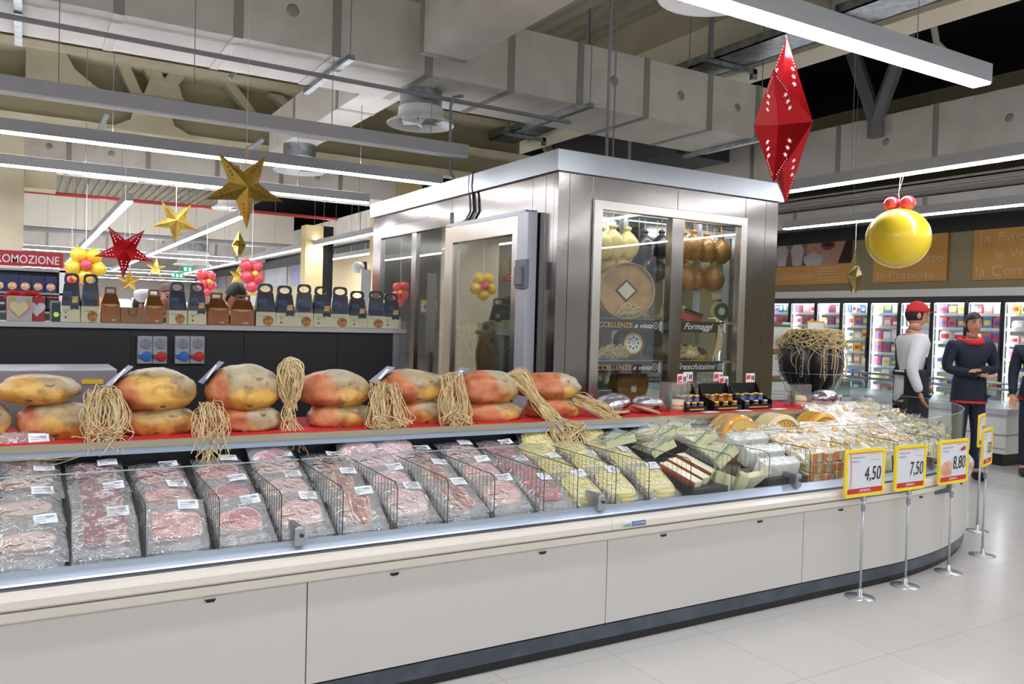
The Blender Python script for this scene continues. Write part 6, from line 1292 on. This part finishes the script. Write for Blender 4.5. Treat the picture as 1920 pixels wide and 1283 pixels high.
# ================================================================ FREEZER ISLANDS
def freezer(x0,x1,y0,y1,label,zt=.9):
    t=thing('chest_freezer',label,'freezer',(x0,y0,0),0,'island freezers'); w,l=x1-x0,y1-y0
    fw=mat('freezer_white','dcdcd8',.35)
    MB().box(0,w,0,l,.14,.62).build('body',fw,t,bevel=.01); MB().box(.04,w-.04,.04,l-.04,0,.14).build('black_base',black_p,t); MB().box(-.02,w+.02,-.02,l+.02,.60,.68).build('bumper',mat('bumper_grey','b9bcbf',.35),t,bevel=.01)
    MB().box(-.005,.0,.0,l,.36,.375).box(0,w,-.005,0,.36,.375).box(-.004,0,.0,l,.2,.21).build('groove',grey_m,t)
    MB().box(.0,w,-.0,.006,.68,.90).box(0,.006,0,l,.68,.90).box(0,w,l-.006,l,.68,.9).box(w-.006,w,0,l,.68,.9).build('glass_rim',glass('freezer_glass',k=1,base=.05,tint=(.9,.94,.93)),t)
    MB().tube([(0,0,.91),(w,0,.91),(w,l,.91),(0,l,.91)],.018,8,closed=True).build('top_rail',alu,t)
    return t
freezer(9.95,11.15,5.25,8.4,'white island freezer at right behind the two dark dressed workers')
freezer(8.2,9.3,6.9,10.6,'white island freezer left behind the white shirted worker, full of dark trays')
t=thing('wrap_tray','x','food tray',(0,0,0),0,'dark trays in the left freezer'); MB().box(-.16,.16,-.11,.11,0,.05).build('black_tray',black_p,t,bevel=.01); MB().sph((0,0,.05),(.15,.1,.03),12,6).build('pale_food',mat('frozen_food','cfcba6',.4,c2='5b6a4c',nscale=25),t,smooth=True)
first=True
for r in range(3):
    for c in range(8):
        loc=(8.42+r*.34,7.15+c*.43,.66+.01*((r+c)%3)); lb='dark tray of greens in the left freezer, %s row from the aisle'%['first','second','third'][r]; g='dark trays, %s row'%['first','second','third'][r]
        if first: t.location=loc; t['label']=lb; t['group']=g; first=False
        else: dup(t,loc,(0,0,rr(-.1,.1)),lb,g)
# ================================================================ PEOPLE
skin=mat('skin','c98f74',.5,sss=.0,c2='c08468',nscale=8); hair_d=mat('hair_dark','1d1614',.6); shirt_w=mat('shirt_white','d9d6d6',.8); apron=mat('apron_black','1b1d24',.8); navy_c=mat('uniform_navy','1a2030',.8); red_c=mat('uniform_red','c9262a',.7); trous=mat('trousers_dark','1b2234',.8); shoe=mat('shoe_black','161618',.5)
def skinned(name,verts,edges,radii,mt,parent,root=0,sub=1):
    me=bpy.data.meshes.new(name); me.from_pydata([tuple(v) for v in verts],edges,[]); o=bpy.data.objects.new(name,me); col.objects.link(o)
    mo=o.modifiers.new('skin','SKIN'); 
    for i,r in enumerate(radii):
        sv=me.skin_vertices[0].data[i]; sv.radius=(r if isinstance(r,tuple) else (r,r)); sv.use_root=(i==root)
    s=o.modifiers.new('s','SUBSURF'); s.levels=sub; s.render_levels=sub
    dg=bpy.context.evaluated_depsgraph_get(); dg.update(); m2=bpy.data.meshes.new_from_object(o.evaluated_get(dg)); bpy.data.objects.remove(o)
    m2.materials.clear(); m2.materials.append(mt); m2.polygons.foreach_set('use_smooth',[True]*len(m2.polygons)); o=bpy.data.objects.new(name,m2); col.objects.link(o); o.parent=parent; return o
def person(label,loc,yaw,h,pose,top,bottom,hair=hair_d,head_pitch=0,female=False,hat=None,extra=None,hair_long=False,head_yaw=0,facial=False):
    """local: +Y faces forward (-Y is front) -> front is -Y"""
    t=thing('person',label,'person',loc,yaw); k=h/1.75
    J={'pel':(0,0,.95),'sp1':(0,0,1.08),'sp2':(0,-.01,1.25),'ch':(0,0,1.38),'nk':(0,-.005,1.475),'nk2':(0,-.02,1.525),
    'shL':(-.19,0,1.41),'shR':(.19,0,1.41),'hpL':(-.085,0,.82),'hpR':(.085,0,.82),'knL':(-.10,-.02,.50),'knR':(.10,-.02,.50),'anL':(-.10,.02,.09),'anR':(.10,.02,.09),'toL':(-.11,-.14,.04),'toR':(.11,-.14,.04),
    'elL':(-.24,.03,1.14),'elR':(.24,.03,1.14),'wrL':(-.24,-.06,.90),'wrR':(.24,-.06,.90)}
    J.update(pose)
    lean=pose.get('lean',0)
    if 'lean' in J: del J['lean']
    def V(n):
        v=Vector(J[n]); 
        if lean and v.z>.96: d=v.z-.95; v=Vector((v.x,v.y-d*math.sin(lean),.95+d*math.cos(lean)))
        return v*k
    names=['pel','sp1','sp2','ch','nk','nk2','shL','elL','wrL','shR','elR','wrR','hpL','knL','anL','toL','hpR','knR','anR','toR']
    E=[('pel','sp1'),('sp1','sp2'),('sp2','ch'),('ch','nk'),('nk','nk2'),('ch','shL'),('shL','elL'),('elL','wrL'),('ch','shR'),('shR','elR'),('elR','wrR'),('pel','hpL'),('hpL','knL'),('knL','anL'),('anL','toL'),('pel','hpR'),('hpR','knR'),('knR','anR'),('anR','toR')]
    rad_={'pel':(.125,.10),'sp1':(.12,.09),'sp2':(.145,.11),'ch':(.15,.11),'nk':.065,'nk2':.056,'shL':.07,'shR':.07,'elL':.042,'elR':.042,'wrL':.028,'wrR':.028,'hpL':.085,'hpR':.085,'knL':.058,'knR':.058,'anL':.04,'anR':.04,'toL':.035,'toR':.035}
    def sk(nm,ns,g,mt,root=0):
        ix={n:i for i,n in enumerate(ns)}; ee=[(ix[a],ix[b]) for a,b in E if a in ix and b in ix]
        rads=[tuple(x*k+g for x in rad_[n]) if isinstance(rad_[n],tuple) else rad_[n]*k+g for n in ns]
        return skinned(nm,[V(n) for n in ns],ee,rads,mt,t,root)
    sk('body',names,0,skin)
    sk('jacket',['pel','sp1','sp2','ch','nk','shL','elL','wrL','shR','elR','wrR'],.016,top)
    sk('trousers',['pel','hpL','knL','anL','hpR','knR','anR'],.014,bottom)
    torso_wrap('jacket_hem',t,k,.83,1.12,.178,.15,.14,top,0,-PI,PI)
    for s in 'LR':
        a=V('an'+s); b=V('to'+s); MB().sph(((a.x+b.x)/2,(a.y+b.y)/2,max(.045,min(a.z,b.z)-.01)),(.05,.14,.05),12,8).build('shoe',shoe,t,smooth=True)
    # head
    nk=V('nk2'); H_=thing('head_pivot','','') if False else None
    hc=nk+Vector((0,-.015-.06*math.sin(head_pitch+lean),.125*math.cos(head_pitch+lean)))*k; R=Matrix.Rotation(head_yaw,3,'Z')@Matrix.Rotation(head_pitch+lean*.6,3,'X')
    def hf(d,q):
        x,y,z=d.x*.077,d.y*.098,d.z*.118
        if z<0: x*=1-.28*(-d.z)**1.4; y*=1-.12*(-d.z)
        if d.y<0 and -.5<d.z<.1: y-=0
        nose=math.exp(-((d.x/.16)**2+((d.z+.12)/.22)**2)) if d.y<0 else 0; y-=.022*nose
        eye=sum(math.exp(-(((d.x-s*.36)/.16)**2+((d.z-.08)/.13)**2)) for s in(-1,1)) if d.y<0 else 0; y+=.008*eye
        return Vector((x,y,z))
    m=MB(); m.T=Matrix.Translation(hc)@R.to_4x4()@Matrix.Scale(k,4); m.sph((0,0,0),1,26,20,hf)
    for s in (-1,1): m.sph((s*.078,.012,-.005),(.012,.02,.03),8,6)
    m.tube([(0,.01,-.06),(0,.02,-.14)],[.05,.055],12); m.build('head',skin,t,smooth=True)
    m=MB(); m.T=Matrix.Translation(hc)@R.to_4x4()@Matrix.Scale(k,4)
    for s in (-1,1): m.sph((s*.029,-.088,.010),(.011,.006,.006),8,6)
    m.build('eyes',ink,t); m=MB(); m.T=Matrix.Translation(hc)@R.to_4x4()@Matrix.Scale(k,4)
    m.tube([(-.024,-.088,-.055),(0,-.096,-.057),(.024,-.088,-.055)],[.003,.006,.003],6); m.build('mouth',mat('lip','a05a4c',.5),t)
    m=MB(); m.T=Matrix.Translation(hc)@R.to_4x4()@Matrix.Scale(k,4)
    for s in (-1,1): m.tube([(s*.015,-.094,.03),(s*.03,-.094,.034),(s*.045,-.085,.028)],.004,5)
    m.build('eyebrows',hair,t)
    if hair:
        def hh(d,q):
            r=1.09+.02*noise.noise(d*6); v=hf(d,q)*r
            lim=.02 if d.y<-.25 else (-.055 if not hair_long else -.11)
            if d.y<-.25: lim=.055+.02*d.x
            if v.z<lim: v.z=lim; v=Vector((v.x*.94,v.y*.94,lim))
            return v
        m=MB(); m.T=Matrix.Translation(hc)@R.to_4x4()@Matrix.Scale(k,4); m.sph((0,0.004,.004),1,26,18,hh); m.build('hair',hair,t,smooth=True)
    if hat: hat(t,hc,R,k)
    # hands
    for s in 'LR':
        w=V('wr'+s); e=V('el'+s); d=(w-e).normalized(); side=Vector((1 if s=='L' else -1,0,0)); nrm=d.cross(side).normalized(); side=nrm.cross(d).normalized()
        vs=[w-d*.01,w+d*.04,w+d*.085]; ed=[(0,1),(1,2)]; ra=[(.026*k,.02*k),(.036*k,.018*k),(.034*k,.016*k)]
        for j,(o_,ln) in enumerate(((-.027,.062),(-.009,.072),(.009,.068),(.026,.052))):
            b=len(vs); vs+=[w+d*.09+side*o_,w+d*(.09+ln*.5)+side*o_*1.1+nrm*.006,w+d*(.09+ln)*1.0+side*o_*1.1+nrm*.022]; ed+=[(2,b),(b,b+1),(b+1,b+2)]; ra+=[.009,.008,.007]
        b=len(vs); vs+=[w+d*.045+side*.035+nrm*.01,w+d*.075+side*.052+nrm*.02]; ed+=[(1,b),(b,b+1)]; ra+=[.011,.008]
        skinned('hand',vs,ed,ra,skin,t,0,1)
    if extra: extra(t,V,k)
    return t
def torso_wrap(name,t,k,z0,z1,rx0,rx1,ry,mt,cy=-.0,a0=-PI,a1=0,flare=0,V=None):
    m=MB(); m.grid(lambda u,v:((rx0+(rx1-rx0)*v)*k*math.cos(a0+(a1-a0)*u),cy*k+ry*(1+flare*(1-v))*k*math.sin(a0+(a1-a0)*u),(z0+(z1-z0)*v)*k),16,8)
    o=m.build(name,mt,t,smooth=True); s=o.modifiers.new('s','SOLIDIFY'); s.thickness=.006; return o
# worker 1: red cap, white shirt, black apron, walking to the right
def cap(t,hc,R,k):
    m=MB(); m.T=Matrix.Translation(hc)@R.to_4x4()@Matrix.Scale(k,4)
    m.sph((0,.0,.03),1,24,14,lambda d,q:Vector((d.x*.09,d.y*.108,max(0,d.z)*.105)))
    m.build('cap_crown',red_c,t,smooth=True)
    m=MB(); m.T=Matrix.Translation(hc)@R.to_4x4()@Matrix.Scale(k,4); m.prism([(.075*math.cos(a),-.06+.13*math.sin(a)) for a in [PI+PI*j/12 for j in range(13)]],.03,.038); m.build('cap_peak',red_c,t)
def ap1(t,V,k):
    torso_wrap('apron_bib',t,k,1.1,1.37,.178,.11,.16,apron,-.01,-PI*.85,-PI*.15); torso_wrap('apron_skirt',t,k,.50,1.14,.192,.18,.155,apron,0,-PI*1.25,PI*.25,.05)
    torso_wrap('belt',t,k,1.08,1.11,.185,.185,.16,apron,0,-PI,PI)
w1=at(1708,700,Y=4.95)
person('man in red cap, white shirt and black apron walking right behind the counter',(w1.x,4.95,0),.95,1.83,{'elL':(-.25,.10,1.15),'wrL':(-.27,.02,.93),'elR':(.24,-.02,1.14),'wrR':(.22,-.20,1.0),'anL':(-.1,.2,.12),'knL':(-.1,.02,.5),'anR':(.1,-.16,.09),'toR':(.11,-.32,.05),'knR':(.1,-.14,.5),'toL':(-.11,.06,.04)},shirt_w,trous,hat=cap,extra=ap1)
# worker 2: dark, arms folded, facing left
def ex2(t,V,k):
    m=MB(); m.tube([(.11*k*math.cos(a),.005+.10*k*math.sin(a),(1.475+.02*math.sin(a))*k) for a in [2*PI*j/20 for j in range(20)]],.03,8,closed=True); m.build('red_collar',red_c,t,smooth=True)
    torso_wrap('red_hem',t,k,.815,.84,.185,.185,.15,red_c,0,-PI,PI); torso_wrap('jacket_skirt',t,k,.82,1.08,.186,.16,.147,navy_c,0,-PI,PI)
w2=at(1818,700,Y=5.0)
person('person in navy uniform with red collar standing with folded arms',(w2.x,5.0,0),-.55,1.76,{'elL':(-.27,-.02,1.17),'wrL':(-.0,-.19,1.12),'elR':(.27,-.02,1.17),'wrR':(-.02,-.21,1.17)},navy_c,trous,hair=hair_d,female=True,extra=ex2,hair_long=True,head_yaw=-.1)
def ex3(t,V,k):
    torso_wrap('red_hem',t,k,.86,.90,.19,.19,.155,red_c,0,-PI,PI); torso_wrap('jacket_skirt',t,k,.88,1.06,.187,.16,.15,navy_c,0,-PI,PI)
w3=at(1938,893,Z=0)
person('person in navy uniform mostly outside the right picture edge',(w3.x,w3.y,0),-1.0,1.72,{},navy_c,trous,extra=ex3)
# people behind the ledge
def chef(t,hc,R,k):
    m=MB(); m.T=Matrix.Translation(hc)@R.to_4x4()@Matrix.Scale(k,4)
    m.lathe([(.082,.03),(.086,.06),(.088,.075),(.096,.095),(.09,.13),(.05,.145),(0,.147)],18,(0,.006,0)); m.build('chef_hat',mat('hat_white','eceaea',.7),t,smooth=True)
p=at(266,560,Y=7.5); person('man with white chef hat seen from the side behind the brown carriers',(p.x,7.5,0),1.1,1.69,{},mat('jacket_black','26262a',.8),trous,hat=chef)
p=at(313,560,Y=8.1); person('smiling man with brown hair facing the shop behind the brown carrier',(p.x,8.1,0),-.35,1.78,{},mat('jacket_black','26262a',.8),trous,hair=mat('hair_brown','5a4130',.6))
p=at(446,560,Y=7.2); person('man with short dark hair leaning forward and looking down behind the bottle carriers',(p.x,7.6,0),.25,1.83,{'lean':.12},mat('shirt_dark','20262e',.8),trous,head_pitch=.5)
w=bpy.data.worlds.new('world'); sc.world=w; w.use_nodes=True; w.node_tree.nodes['Background'].inputs[0].default_value=(.86,.88,.92,1); w.node_tree.nodes['Background'].inputs[1].default_value=.45
sc.view_settings.view_transform='Standard'; sc.view_settings.look='None'; sc.view_settings.gamma=1; sc.view_settings.use_curve_mapping=False; sc.view_settings.exposure=.34
